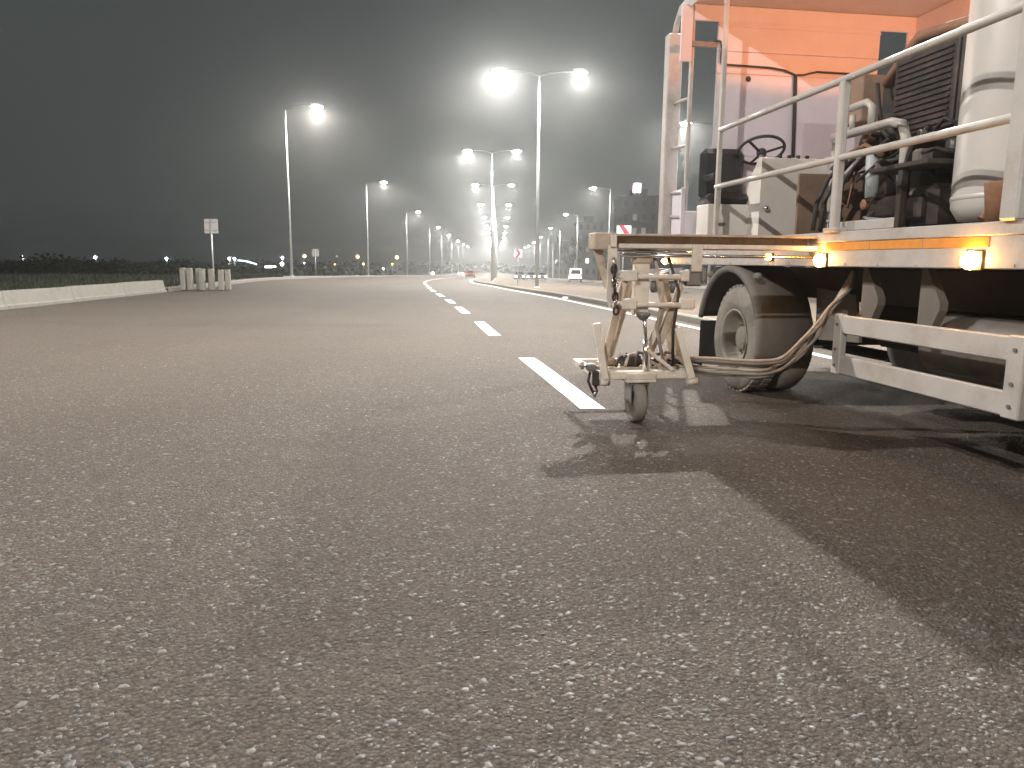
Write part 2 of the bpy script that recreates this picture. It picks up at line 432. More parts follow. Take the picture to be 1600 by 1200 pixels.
co[:, K:, 2] = hgt[:, None] + (wx * tilt[:, :1] + wy * tilt[:, 1:]) * .6
zg = np.array([G(x, d) for x, d in P]); co[:, :, 2] += zg[:, None]
me = bpy.data.meshes.new('road_aggregate')
nv = n * 2 * K; me.vertices.add(nv); me.vertices.foreach_set('co', co.ravel())
fc = []; base = np.arange(n)[:, None] * 2 * K
quads = np.concatenate([np.stack([base[:, 0] + k, base[:, 0] + (k + 1) % K, base[:, 0] + K + (k + 1) % K, base[:, 0] + K + k], 1) for k in range(K)], 1).reshape(n, K * 4)
top = base + K + np.arange(K)[None]
loops = np.concatenate([quads, top], 1).ravel()
me.loops.add(len(loops)); me.loops.foreach_set('vertex_index', loops)
tot = np.tile(np.array([4] * K + [K]), n); st = np.concatenate([[0], np.cumsum(tot)[:-1]])
me.polygons.add(len(tot)); me.polygons.foreach_set('loop_start', st); me.polygons.foreach_set('loop_total', tot)
me.update(calc_edges=True); me.validate()
ton = np.clip(rng.lognormal(math.log(0.095), 0.29, n), 0.055, 0.28)
tint = np.stack([ton * rng.uniform(1.0, 1.12, n), ton * rng.uniform(.92, 1.0, n), ton * rng.uniform(.80, .95, n), np.ones(n)], 1)
at = me.color_attributes.new('tone', 'FLOAT_COLOR', 'POINT'); at.data.foreach_set('color', np.repeat(tint, 2 * K, 0).ravel().astype(np.float32))
me.materials.append(M['stone'])
agg = bpy.data.objects.new('road_aggregate', me); COL.objects.link(agg)
tag(agg, 'pale and dark aggregate stones standing proud of the near asphalt', 'gravel', kind='stuff')

# small litter by the kerb
def pebble(name, x, D, s, label):
    b = MB(); bmesh.ops.create_icosphere(b.bm, subdivisions=2, radius=1)
    for v in b.bm.verts: v.co = Vector((v.co.x * s * R.uniform(.8, 1.2), v.co.y * s * R.uniform(.7, 1.1), v.co.z * s * .6 * R.uniform(.7, 1.1)))
    o = b.build(name, 'signw', loc=(x, D, G(x, D) + s * .4)); tag(o, label, 'litter')
pebble('crumpled_paper', 1.92, 27.2, 0.11, 'small crumpled white paper lying between edge line and median kerb')

# ------------------------------------------------------------------ street lamps
def make_lamp(arms, powers, h=11.0, tint=(1.0, 0.965, 0.91)):
    t = thing('street_lamp', 'x', 'street lamp')
    MB().tube([(0, 0, 0), (0, 0, h * .5), (0, 0, h)], 0.105, 12, 0.05).build('pole', 'galv', t)
    MB().box((-.2, -.2, 0), (.2, .2, .025), .004).box((-.14, -.14, .02), (.14, .14, .10), .02).build('base_plate', 'galv', t)
    for s, pw in zip(arms, powers):
        pts = [(0, 0, h - .05), (s * .5, 0, h + .10), (s * 1.1, 0, h + .17), (s * 1.75, 0, h + .20)]
        arm = MB().tube(pts, 0.04, 8, 0.03).build('arm', 'galv', t)
        hd = MB().prism([(s * 1.65, h + .14), (s * 1.75, h + .29), (s * 2.25, h + .30), (s * 2.5, h + .20), (s * 2.5, h + .14)], 'y', -.17, .17).build('lamp_head', 'head', t)
        b = MB(); bmesh.ops.create_uvsphere(b.bm, u_segments=10, v_segments=6, radius=1)
        bmesh.ops.scale(b.bm, vec=(.38, .24, .18), verts=b.bm.verts); bmesh.ops.translate(b.bm, vec=(s * 2.1, 0, h + .145), verts=b.bm.verts)
        dele = [v for v in b.bm.verts if v.co.z > h + .146]; bmesh.ops.delete(b.bm, geom=dele, context='VERTS')
        b.build('lens', 'lampglass', hd)
        sd = bpy.data.lights.new('lamp_light', 'SPOT'); sd.energy = LAMP_W * pw; sd.color = tint
        sd.spot_size = math.radians(176); sd.spot_blend = 0.28; sd.shadow_soft_size = 0.07
        so = bpy.data.objects.new('lamp_light', sd); COL.objects.link(so); so.parent = hd; so.location = (s * 2.1, 0, h - .115)
    return t
ORD = ['nearest', 'second nearest', 'third nearest', 'fourth nearest', 'fifth nearest', 'sixth nearest', 'seventh nearest']
protoM = make_lamp((-1, 1), (1.0, .45)); protoL = make_lamp((1,), (.75,), tint=(1.0, 0.93, 0.85)); protoR = make_lamp((-1,), (.7,))
rows = [
    (protoM, 'double-arm street lamp on the median', 'double-arm street lamps along the median',
     [(9.0, -11), (5.25, 14.5), (1.3, 40.5), (-1.85, 65.5), (-2.36, 89.5), (-2.81, 114), (-3.2, 139), (-3.7, 164), (-4.2, 189), (-4.7, 214), (-5.3, 239), (-5.9, 264), (-6.5, 289), (-7.2, 320)]),
    (protoL, 'tall single-arm street lamp on the left verge', 'single-arm street lamps along the left verge',
     [(-11.2, -12), (-12.5, 10), (-15.1, 51), (-17.7, 91.5), (-18.8, 133), (-19.5, 175.5), (-19.9, 209.5), (-20.4, 250), (-21.2, 290), (-22, 330)]),
    (protoR, 'single-arm street lamp on the far right pavement', 'single-arm street lamps along the right pavement',
     [(18.6, 15), (13.9, 53), (11.6, 91), (11.05, 129.5), (10.35, 166.5), (9.6, 205), (8.8, 243), (8.0, 282), (7.2, 320)]),
]
for pr, lab, grp, spots in rows:
    q = 0
    for i, (x, D) in enumerate(spots):
        o = pr if i == 0 else copy_tree(pr)
        o.location = (x, D, G(x, D) + 0.10)
        o['group'] = grp
        if D < 0 and pr is protoM: o['label'] = lab + ' behind the camera, out of frame'
        elif D < 20 and pr is protoM: o['label'] = lab + ' hidden behind the white truck'
        elif pr is protoR and D < 20: o['label'] = lab + ' hidden behind the truck cabin'
        elif D < 20: o['label'] = lab + (' beside the camera, out of frame' if D > 0 else ' behind the camera, out of frame')
        else:
            o['label'] = lab + (', %s to the camera' % ORD[q] if q < 7 else ', far down the road'); q += 1
# the lamps behind the camera: a weaker one on the median, a stronger one on the left
for c in protoM.children_recursive:
    if c.type == 'LIGHT': c.data = c.data.copy(); c.data.energy *= 0.15
for c in protoL.children_recursive:
    if c.type == 'LIGHT': c.data = c.data.copy(); c.data.energy *= 1.2
# ------------------------------------------------------------------ left side: barrier blocks, posts, signs
def barrier(D0, D1, label):
    x0, x1 = left(D0) - .02, left(D1) - .02
    L = math.hypot(D1 - D0, x1 - x0) - .008
    b = MB().prism([(-.36, -.05), (-.32, .42), (-.13, .42), (-.075, .09), (0.0, .075), (0.0, -.05)], 'y', -L / 2, L / 2)
    bmesh.ops.bevel(b.bm, geom=[e for e in b.bm.edges], offset=.006, segments=1, affect='EDGES')
    xm, Dm = (x0 + x1) / 2, (D0 + D1) / 2
    o = b.build('concrete_barrier', 'concrete', loc=(xm, Dm, G(xm, Dm)))
    o.rotation_euler = (0, 0, -math.atan2(x1 - x0, D1 - D0))
    tag(o, label, 'barrier', 'low concrete barrier blocks on the left')
barrier(23.75, 26.65, 'low concrete barrier block with sloped end nearest the concrete posts')
barrier(20.8, 23.75, 'low concrete barrier block second from the concrete posts')
barrier(17.85, 20.8, 'low concrete barrier block third from the concrete posts')
barrier(14.9, 17.85, 'low concrete barrier block cut off by the left picture edge')

posts = [(-12.30, 27.85, .83, 'leftmost of the group, standing alone'), (-12.04, 27.85, .83, 'second from the left of the group'),
         (-11.88, 28.25, .82, 'third from the left, set slightly back'), (-11.64, 27.95, .81, 'in the middle of the group'),
         (-11.50, 28.45, .81, 'right of the middle, set back before the sign pole'), (-11.14, 28.45, .79, 'second from the right, after the gap'),
         (-10.97, 28.75, .79, 'rightmost of the group')]
for i, (x, D, h, t) in enumerate(posts):
    b = MB().box((-.095, -.095, 0), (.095, .095, h), .025)
    o = b.build('concrete_post', 'concrete', loc=(x, D, G(x, D) + 0.005)); o.rotation_euler = (R.uniform(-.02, .02), R.uniform(-.025, .025), R.uniform(-.12, .12))
    tag(o, 'short square concrete post ' + t, 'concrete post', 'short concrete posts standing together at the kerb')

def sign_back(x, D, s, top, base, label):
    t = thing('traffic_sign', label, 'traffic sign', (x, D, base))
    MB().tube([(0, 0, 0), (0, 0, top - base - .03)], .032, 10).build('pole', 'galv', t)
    MB().box((-s / 2, .03, top - base - s * 1.02), (s / 2, .034, top - base), .002).build('sign_plate', 'signback', t)
    for dz in (.22, .78): MB().box((-s * .4, -.005, top - base - s * dz - .02), (s * .4, .03, top - base - s * dz + .02), .003).build('bracket', 'galv', t)
sign_back(-11.78, 29.4, .54, 2.77, G(-11.78, 29.4), 'square traffic sign seen from its grey back behind the concrete posts')
sign_back(-17.4, 66, .62, 2.15, G(-17.4, 66) + .1, 'distant traffic sign seen from behind, right of the nearest left lamp')

def chevron(x, D, s, zc, label):
    z0 = G(x, D) + .13
    t = thing('chevron_sign', label, 'chevron sign', (x, D, z0)); zc -= z0
    MB().tube([(0, .03, 0), (0, .03, zc + s * .45)], .03, 10).build('pole', 'galv', t)
    p = MB().box((-s / 2, -.006, zc - s / 2), (s / 2, .0, zc + s / 2), .002).build('sign_plate', 'signw', t)
    k = s / 2
    MB().prism([(-k * .72, zc + k), (-k * .05, zc + k), (k * .72, zc), (-k * .05, zc - k), (-k * .72, zc - k), (k * .0, zc)], 'y', -.012, -.008).build('chevron_mark', 'red', p)
chevron(4.55, 31, .60, 2.42, 'red and white chevron board just above the spray carriage beam')
chevron(.36, 53, .55, 1.78, 'red chevron board on white, standing alone on the median')

# ------------------------------------------------------------------ vehicles far off
def car(name, label, x, D, rz, paint, van=False, head=False, group=None, tail=False):
    z0 = G(x, D)
    t = thing(name, label, 'van' if van else 'car', (x, D, z0 + .004), rz, group)
    L, W, Hh = (4.2, 1.72, 1.82) if van else (4.3, 1.75, 1.45)
    prf = ([(-2.1, .28), (-2.1, 1.0), (-2.0, 1.72), (-1.8, 1.82), (.5, 1.80), (1.1, 1.12), (1.95, .95), (2.1, .55), (2.1, .28)] if van else
           [(-2.15, .30), (-2.15, .85), (-1.75, .98), (-1.1, 1.42), (.2, 1.45), (.95, 1.0), (1.95, .85), (2.15, .55), (2.15, .30)])
    b = MB().prism(prf, 'x', -W / 2, W / 2)
    for v in b.bm.verts:
        if v.co.z > 1.1: v.co.x *= .88
    bmesh.ops.bevel(b.bm, geom=b.bm.edges[:], offset=.05, segments=2, affect='EDGES')
    body = b.build('body', paint, t)
    if van:
        MB().prism([(-.62, 1.12), (-.56, 1.62), (.56, 1.62), (.62, 1.12)], 'y', -2.11, -2.0).build('rear_window', 'glass', body)
        for s in (-1, 1): MB().box((s * .76 - .06, -2.12, .78), (s * .76 + .06, -2.08, 1.15), .01).build('tail_light', 'red', body)
        MB().box((-.26, -2.125, .62), (.26, -2.10, .74), .004).build('number_plate', 'signw', body)
        MB().box((-W / 2, -2.16, .30), (W / 2, -2.05, .50), .03).build('bumper', 'black', body)
        for s in (-1, 1): MB().prism([(-1.5, 1.15), (-1.45, 1.62), (.35, 1.60), (.75, 1.15)], 'x', s * .845, s * .80).build('side_window', 'glass', body)
    else:
        MB().prism([(-.60, 1.0), (-.48, 1.36), (.48, 1.36), (.60, 1.0)], 'y', -1.66, -1.25).build('rear_window', 'glass', body)
        MB().prism([(-.62, 1.03), (-.5, 1.36), (.5, 1.36), (.62, 1.03)], 'y', .5, .88).build('windscreen', 'glass', body)
        for s in (-1, 1):
            MB().box((s * .68 - .14, -2.17, .66), (s * .68 + .14, -2.13, .82), .01).build('tail_light', 'taill' if tail else 'red', body)
    for s in (-1, 1):
        MB().box((s * .64 - .13, 2.10, .60), (s * .64 + .13, 2.17, .76), .02).build('headlight', 'headl' if head else 'signw', body)
    for sx in (-1, 1):
        for sy in (-1.3, 1.3):
            w_ = MB().lathe([(-.1, .22), (-.1, .30), (-.06, .32), (.06, .32), (.1, .30), (.1, .22)], 'x', (sx * (W / 2 - .11), sy, .32), 20).build('wheel', 'tyre', t)
            MB().lathe([(-.02, .21), (.02, .21)], 'x', (sx * (W / 2 - .11) + sx * .085, sy, .32), 16).build('hubcap', 'rim', w_)
car('parked_van', 'small white van parked on the opposite road, seen from behind', 8.35, 100, math.radians(-3), 'carw', van=True)
car('car', 'dark red car driving away on the left carriageway', -8.0, 140, math.radians(4), 'carr', tail=True)
hg = 'oncoming cars with headlights far away'
for x, D, nm in ((-3.4 + 4.5, 128, 'oncoming car with bright headlights directly behind the median poles'), (3.6, 150, 'oncoming car with bright headlights right of the median poles'),
                 (5.2, 175, 'oncoming car with headlights near the chevron board pole'), (5.8, 150, 'oncoming car with headlights beside the nearest median pole'),
                 (3.5, 215, 'distant oncoming car with headlights, furthest along the road')):
    car('car', nm, x, D, math.pi + math.radians(2), 'card', head=True, group=hg)

# small quad bike standing on the median behind the carriage
def quad(x, D, rz):
    t = thing('quad_bike', 'small grey quad bike with racks standing behind the spray carriage', 'quad bike', (x, D, G(x, D) + .137), rz)
    b = MB().prism([(-.75, .45), (-.8, .72), (-.35, .80), (-.1, .70), (.2, .74), (.45, .90), (.8, .78), (.82, .45), (.3, .35), (-.3, .35)], 'x', -.2, .2)
    bmesh.ops.bevel(b.bm, geom=b.bm.edges[:], offset=.03, segments=1, affect='EDGES'); b.build('body', 'grey', t)
    for sy in (-.55, .55):
        for sx in (-1, 1):
            w_ = MB().lathe([(-.11, .14), (-.11, .24), (-.07, .28), (.07, .28), (.11, .24), (.11, .14)], 'x', (sx * .42, sy, .28), 18).build('wheel', 'black', t)
            MB().lathe([(-.015, .13), (.015, .13)], 'x', (sx * .42 + sx * .10, sy, .28), 14).build('hubcap', 'galv', w_)
            MB().prism([(sy - .36, .56), (sy - .2, .66), (sy + .2, .66), (sy + .36, .56), (sy + .36, .53), (sy - .36, .53)], 'x', sx * .26, sx * .55).build('mudguard', 'grey', t)
    MB().prism([(-.5, .80), (-.45, .90), (0.05, .86), (.1, .78)], 'x', -.15, .15).build('saddle', 'black', t)
    MB().tube([(-.36, .25, 1.02), (-.2, .4, 1.05), (0, .46, .98), (.2, .4, 1.05), (.36, .25, 1.02)], .016, 8).build('handlebar', 'galv', t)
    MB().tube([(-.3, -.8, .92), (.3, -.8, .92), (.3, -.45, .92), (-.3, -.45, .92), (-.3, -.8, .92)], .014, 6).build('rear_rack', 'galv', t)
    MB().tube([(-.3, .85, .94), (.3, .85, .94), (.3, .55, .94), (-.3, .55, .94), (-.3, .85, .94)], .014, 6).build('front_rack', 'galv', t)
quad(6.75, 33.0, math.radians(-20))

# ------------------------------------------------------------------ the road-marking truck (local x to its right, local y along the road, left side at x = 0)
HA = math.atan(0.15); TO = (2.16, 7.1)
tr = thing('road_marking_truck', 'white road marking truck with open deck, handrails, roof and side guard', 'truck', (TO[0], TO[1], 0.002), HA)
def tp(name, b, m, parent=None): return b.build(name, m, parent if parent is not None else tr)

UB, UF, W_ = -4.6, 1.45, 2.55
UR = -0.45
tp('deck', MB().box((0.02, UB, 1.40), (W_, 2.0, 1.466), .006), 'grey')
# side band in pieces: sill, tape, skirt
sill = tp('deck_edge', MB().box((-.012, UB, 1.395), (.06, 2.02, 1.470), .006).box((-.004, UB, 1.215), (.05, 2.02, 1.397), .006), 'white')
for a, b_ in ((-3.02, -2.50), (-2.49, -1.97), (-1.96, -1.43)):
    tp('reflective_strip', MB().box((-.009, a, 1.334), (.01, b_, 1.392), .002), 'orange', sill)
tp('rear_edge', MB().box((0, UB - .05, 1.20), (W_, UB, 1.47), .01), 'white')
# chassis and undergear
ch = tp('chassis', MB().box((.62, UB, .92), (.74, 2.0, 1.20), .01).box((1.80, UB, .92), (1.92, 2.0, 1.20), .01), 'under')
for u in (-4.0, -3.0, -2.0, -.9, .9, 1.8):
    tp('cross_member', MB().box((.05, u, 1.22), (2.5, u + .09, 1.395), .006), 'under', ch)
tp('equipment_box', MB().box((.55, -3.2, .46), (1.9, -2.45, .915), .02), 'under')
tp('gearbox', MB().box((.95, -1.9, .52), (1.6, -.7, .91), .05), 'under')
tk = tp('fuel_tank', MB().lathe([(-.55, .02), (-.55, .17), (-.51, .215), (.51, .215), (.55, .17), (.55, .02)], 'x', (0, 0, 0), 24), 'grey')
tk.location = (.46, -2.72, .70); tk.rotation_euler = (0, 0, math.radians(90)); 
for u in (-1.70, -2.32):
    tp('guard_bracket', MB().prism([(u - .05, .74), (u + .03, .74), (u + .03, 1.21), (u - .02, 1.21), (u - .16, 1.0), (u - .16, .95)], 'x', .16, .22), 'fender')
tp('light_block_box', MB().box((1.98, -3.2, .46), (2.48, -2.0, 1.19), .02), 'under')  # both right-hand boxes are added to block light from that side
tp('light_block_box', MB().box((1.98, -1.95, .48), (2.48, -.70, 1.19), .02), 'under')
tp('underbody_light_block', MB().box((.76, -2.44, .50), (1.78, -1.92, .915), .03), 'under')  # added mass that stops light passing under the middle of the chassis
# side guard
gd = tp('side_guard', MB().box((-.02, -3.26, .735), (.02, -1.66, .868), .008), 'white')
tp('lower_rail', MB().box((-.019, -3.26, .44), (.019, -1.66, .575), .008), 'white', gd)
for a, b_ in ((-1.74, -1.64), (-3.36, -3.24)):
    tp('end_post', MB().box((-.026, a, .432), (.028, b_, .876), .008), 'white', gd)
gr_ = tp('side_guard', MB().box((W_ - .02, -3.26, .735), (W_ + .02, -.8, .868), .008), 'white')
tp('lower_rail', MB().box((W_ - .019, -3.26, .44), (W_ + .019, -.8, .575), .008), 'white', gr_)
tp('end_return', MB().box((.0285, -3.40, .436), (.30, -3.33, .872), .01), 'white', gd)
for u in (-1.69, -3.30):
    for z in (.50, .62, .80):
        tp('bolt', MB().lathe([(0, .012), (-.010, .012)], 'x', (-.026, u, z), 6, False), 'grey', gd)
for k in range(14):
    tp('rivet', MB().lathe([(0, .010), (-.006, .008)], 'x', (-.004, -3.2 + k * .38, 1.235), 8), 'white', sill)
# wheels
def wheel(v0, u, side, name='wheel'):
    """outer face of the tyre at v0, body towards side"""
    Rw = .512; s = side
    pr = [(0.045, .27), (0.012, .30), (0.0, .36), (0.004, .43), (.03, .485), (.06, .508), (.14, .512), (.22, .508), (.25, .485), (.276, .43), (.28, .36), (.27, .30), (.235, .27), (0.045, .27)]
    ty = tp('tyre', MB().lathe([(s * a, r) for a, r in pr], 'x', (v0, u, Rw), 48, cap=(False, False)), 'tyre')
    b = MB()
    for k in range(40):
        a = 2 * math.pi * k / 40
        for off in (.045, .155):
            c = Vector((v0 + s * (off + .04), u + math.cos(a + off) * .512, Rw + math.sin(a + off) * .512))
            t = bmesh.new(); bmesh.ops.create_cube(t, size=1); bmesh.ops.scale(t, vec=(.075, .05, .016), verts=t.verts)
            mt = Matrix.Translation(c) @ Matrix.Rotation(a + off + math.pi / 2, 4, 'X')
            bmesh.ops.transform(t, matrix=mt, verts=t.verts); b._in(t)
    tr_ = tp('tread', b, 'tyre', ty); tr_['kind'] = 'stuff'
    rm = tp('rim', MB().lathe([(s * .05, .274), (s * .012, .288), (s * .004, .284), (s * .010, .268), (s * .05, .252), (s * .13, .246), (s * .165, .225), (s * .165, .15), (s * .15, .125), (s * .09, .115), (s * .075, .09), (s * .07, .01)], 'x', (v0, u, Rw), 40, cap=(False, True)), 'rim', ty)
    for k in range(8):
        a = 2 * math.pi * k / 8
        tp('wheel_nut', MB().lathe([(-s * .0, .018), (s * .03, .018)], 'x', (v0 + s * .135, u + math.cos(a) * .185, Rw + math.sin(a) * .185), 6, False), 'rim', rm)
wheel(0.0, .09, 1); 
tp('inner_tyre', MB().lathe([(0.03, .27), (0.0, .36), (.03, .485), (.07, .510), (.21, .510), (.25, .485), (.28, .36), (.25, .27)], 'x', (.32, .09, .512), 40), 'tyre')
wheel(W_, .09, -1)
tp('inner_tyre', MB().lathe([(0.03, .27), (0.0, .36), (.03, .485), (.07, .510), (.21, .510), (.25, .485), (.28, .36), (.25, .27)], 'x', (1.95, .09, .512), 40), 'tyre')
tp('axle', MB().tube([(.1, .09, .512), (2.4, .09, .512)], .08, 12), 'under')
wheel(.02, -4.15, 1); wheel(W_ - .02, -4.15, -1)
tp('axle', MB().tube([(.1, -4.15, .512), (2.4, -4.15, .512)], .07, 12), 'under')
# fender: arched sheet with rolled lip
def fender(uc, r, a0, a1, v0, v1):
    b = MB(); n = 26; rings = []
    for k in range(n + 1):
        a = math.radians(a0 + (a1 - a0) * k / n)
        rings.append([b.bm.verts.new((v, uc + math.cos(a) * rr, .50 + math.sin(a) * rr)) for v, rr in ((v0, r - .05), (v0 - .012, r - .02), (v0, r + .012), (v0 + .05, r + .018), (v1, r + .018), (v1, r), (v0 + .05, r - .004), (v0 + .03, r - .05))])
    for p, q in zip(rings, rings[1:]):
        for k in range(8): f = b.bm.faces.new((p[k], p[(k + 1) % 8], q[(k + 1) % 8], q[k])); f.smooth = True
    b.bm.faces.new(rings[0]); b.bm.faces.new(rings[-1][::-1]); return b
fd = tp('fender', fender(.22, .70, 14, 192, -.02, .50), 'fender')
tp('mudflap', MB().box((.02, .93, .22), (.60, .945, .62), .003), 'black', fd)
tp('splash_panel', MB().prism([(-.50, .56), (-.46, 1.02), (-1.05, .98), (-1.15, .60)], 'x', .52, .545), 'panel')
for u in (-.30, .74): tp('fender_bracket', MB().box((.0, u - .05, 1.085), (.06, u + .05, 1.15), .02), 'fender', fd)

# upper body: forward wall with a tall slot, right wall with windows, roof
UW = 1.30
fw = tp('forward_wall', MB().box((.215, UW, 1.468), (W_, UW + .03, 2.40), .004).box((.215, UW + .001, 2.404), (W_, UW + .031, 3.27), .004)
        .box((.215, UW, 3.274), (2.10, UW + .03, 3.48), .004).box((-.06, UW, 3.78), (W_, UW + .03, 3.94), .004).box((2.43, UW, 3.274), (W_, UW + .03, 3.78), .004)
        .box((.215, UW, 3.484), (2.10, UW + .03, 3.78), .004), 'wall')
tp('wall_seam', MB().box((.215, UW - .012, 3.73), (2.10, UW - .001, 3.755), .003), 'wall', fw)
tp('wall_seam', MB().box((.215, UW - .012, 3.255), (W_, UW - .001, 3.285), .003), 'wall', fw)
tp('corner_strip', MB().box((-.20, UW, 3.36), (-.075, UW + .03, 3.94), .004), 'wall', fw)
tp('corner_strip', MB().box((-.12, UW, 1.468), (-.076, UW + .03, 2.05), .004), 'wall', fw)
tp('slot_bar', MB().box((-.075, UW + .01, 3.52), (.215, UW + .05, 3.575), .004), 'grey', fw)
tp('slot_sill', MB().box((-.075, UW + .002, 1.468), (.215, UW + .032, 1.80), .004), 'wall', fw)
tp('conduit', MB().tube([(.16, UW - .03, 3.58), (.23, UW - .03, 3.57), (.245, UW - .03, 3.5), (.245, UW - .03, 3.36), (.28, UW - .03, 3.34), (.8, UW - .03, 3.33), (.98, UW - .03, 3.31), (1.11, UW - .03, 3.265), (1.2, UW - .03, 3.27), (1.36, UW - .03, 3.31), (2.4, UW - .03, 3.30)], .011, 7), 'black', fw)
tp('conduit', MB().tube([(1.11, UW - .03, 3.26), (1.13, UW - .03, 2.8), (1.15, UW - .03, 2.25)], .02, 8), 'black', fw)
tp('bolt_cap', MB().lathe([(-.0, .03), (.02, .02)], 'x', (0, 0, 0), 12), 'black', fw).matrix_local = Matrix.Translation((.58, UW - .004, 3.21)) @ Matrix.Rotation(math.radians(-90), 4, 'Z')
rw = tp('right_wall', MB().box((W_ - .03, UR, 1.468), (W_, UW - .001, 3.45), .004).box((W_ - .03, UR, 3.735), (W_, UW - .001, 3.94), .004), 'wall')
for a, b_ in ((UR, UR + .1), (.12, .2), (.73, .80), (1.17, UW - .002)):
    tp('window_pillar', MB().box((W_ - .028, a, 3.454), (W_ - .002, b_, 3.731), .004), 'wall', rw)
rf = tp('roof', MB().box((-.10, UR, 3.945), (W_ + .06, UF + .15, 3.985), .01), 'roof')
tp('roof_edge', MB().box((-.12, UR, 3.90), (-.10, UF + .15, 4.01), .004).box((-.12, UF + .15, 3.90), (W_ + .06, UF + .17, 4.01), .004), 'white', rf)
for u in (.45, -.40): tp('roof_beam', MB().box((-.09, u, 3.88), (W_ - .03, u + .06, 3.9445), .006), 'roof', rf)

# ladder at the forward corner
ld = tp('ladder', MB().box((-.14, 1.84, 1.30), (.03, 1.98, 3.80), .012), 'white')
tp('ladder_rail', MB().tube([(-.05, 1.91, 3.79), (-.05, 1.86, 3.90), (-.05, 1.72, 4.02), (-.05, 1.45, 4.05)], .035, 8), 'white', ld)
tp('ladder_rail', MB().box((-.06, 1.36, 1.46), (-.02, 1.41, 3.94), .008), 'white', ld)
for z in (1.75, 2.02, 2.52, 3.02): tp('rung', MB().tube([(-.04, 1.40, z - .01), (-.04, 1.86, z + .02)], .018, 8), 'white', ld)
tp('lower_panel', MB().box((-.03, 1.42, 1.47), (-.005, 1.83, 2.06), .004), 'wall', ld)

# handrails and stanchions on the left side
hr = tp('handrail', MB().tube([(0, .62, 2.55), (0, -.5, 2.55), (0, -2, 2.55), (0, UB + .1, 2.55)], .026, 12), 'white')
tp('handrail', MB().tube([(0, .66, 2.0), (0, -.5, 2.0), (0, -2, 2.0), (0, UB + .1, 2.0)], .026, 12), 'white')
tp('roof_post', MB().box((-.022, .60, 1.468), (.022, .645, 3.90), .006), 'white')
tp('stanchion', MB().box((-.03, -1.54, 1.468), (.03, -1.475, 2.535), .01).box((-.04, -1.60, 1.468), (.05, -1.42, 1.50), .006), 'white')
tp('tall_post', MB().box((-.045, -3.22, 1.468), (.06, -3.10, 2.95), .012), 'white')
tp('stanchion', MB().box((-.03, UB + .06, 1.468), (.05, UB + .14, 2.58), .01), 'white')
tp('stop_hook', MB().tube([(.06, .70, 2.16), (.06, .78, 2.14), (.10, .80, 2.05), (.10, .80, 1.82)], .016, 8), 'chrome')

# driving stand: seat, seat box, console, steering wheel
se = tp('seat', MB().box((.05, .95, 1.86), (.54, 1.26, 1.97), .05), 'seat')
tp('backrest', MB().box((.03, 1.12, 1.90), (.53, 1.26, 2.455), .06), 'seat', se)
tp('armrest', MB().box((.03, .80, 2.10), (.10, 1.12, 2.16), .02), 'seat', se)
bx = tp('seat_box', MB().box((.05, .96, 1.468), (.54, 1.28, 1.855), .008), 'lit_white')
tp('latch', MB().box((.16, .935, 1.63), (.25, .96, 1.66), .006), 'chrome', bx)
cn = tp('console', MB().prism([(.70, 1.468), (.70, 2.30), (.76, 2.32), (.95, 2.12), (1.05, 1.90), (1.05, 1.468)], 'x', .50, 1.22), 'lit_white')
tp('knob', MB().lathe([(0, .02), (.05, .028), (.06, .01)], 'x', (0, 0, 0), 12), 'chrome', cn).matrix_local = Matrix.Translation((.56, .70, 1.80)) @ Matrix.Rotation(math.radians(-90), 4, 'Z')
for k in range(4): tp('switch', MB().box((.70 + k * .1, .73, 2.305), (.735 + k * .1, .765, 2.345), .006), 'black', cn)
sw = thing('steering_wheel', None, None); sw.parent = tr; sw.location = (.62, .98, 2.42); sw.rotation_euler = (math.radians(-28), math.radians(6), 0)
b = MB(); n1, n2 = 40, 8; rg = []
for i in range(n1):
    a = 2 * math.pi * i / n1; rg.append([b.bm.verts.new(((.235 + .016 * math.cos(c)) * math.cos(a), (.235 + .016 * math.cos(c)) * math.sin(a), .016 * math.sin(c))) for c in [2 * math.pi * j / n2 for j in range(n2)]])
for i in range(n1):
    for j in range(n2): f = b.bm.faces.new((rg[i][j], rg[(i + 1) % n1][j], rg[(i + 1) % n1][(j + 1) % n2], rg[i][(j + 1) % n2])); f.smooth = True
b.build('wheel_rim', 'black', sw)
for k in range(3):
    a = math.radians(90 + 120 * k)
    MB().bar((0, 0, -.04), (.228 * math.cos(a), .228 * math.sin(a), 0), .03, .014).build('spoke', 'black', sw)
MB().lathe([(-.07, .03), (-.06, .05), (-.01, .05), (.0, .04)], 'z', (0, 0, 0), 16).build('hub', 'black', sw)
MB().tube([(0, 0, -.05), (0, 0, -.35)], .03, 10).build('column', 'grey', sw)

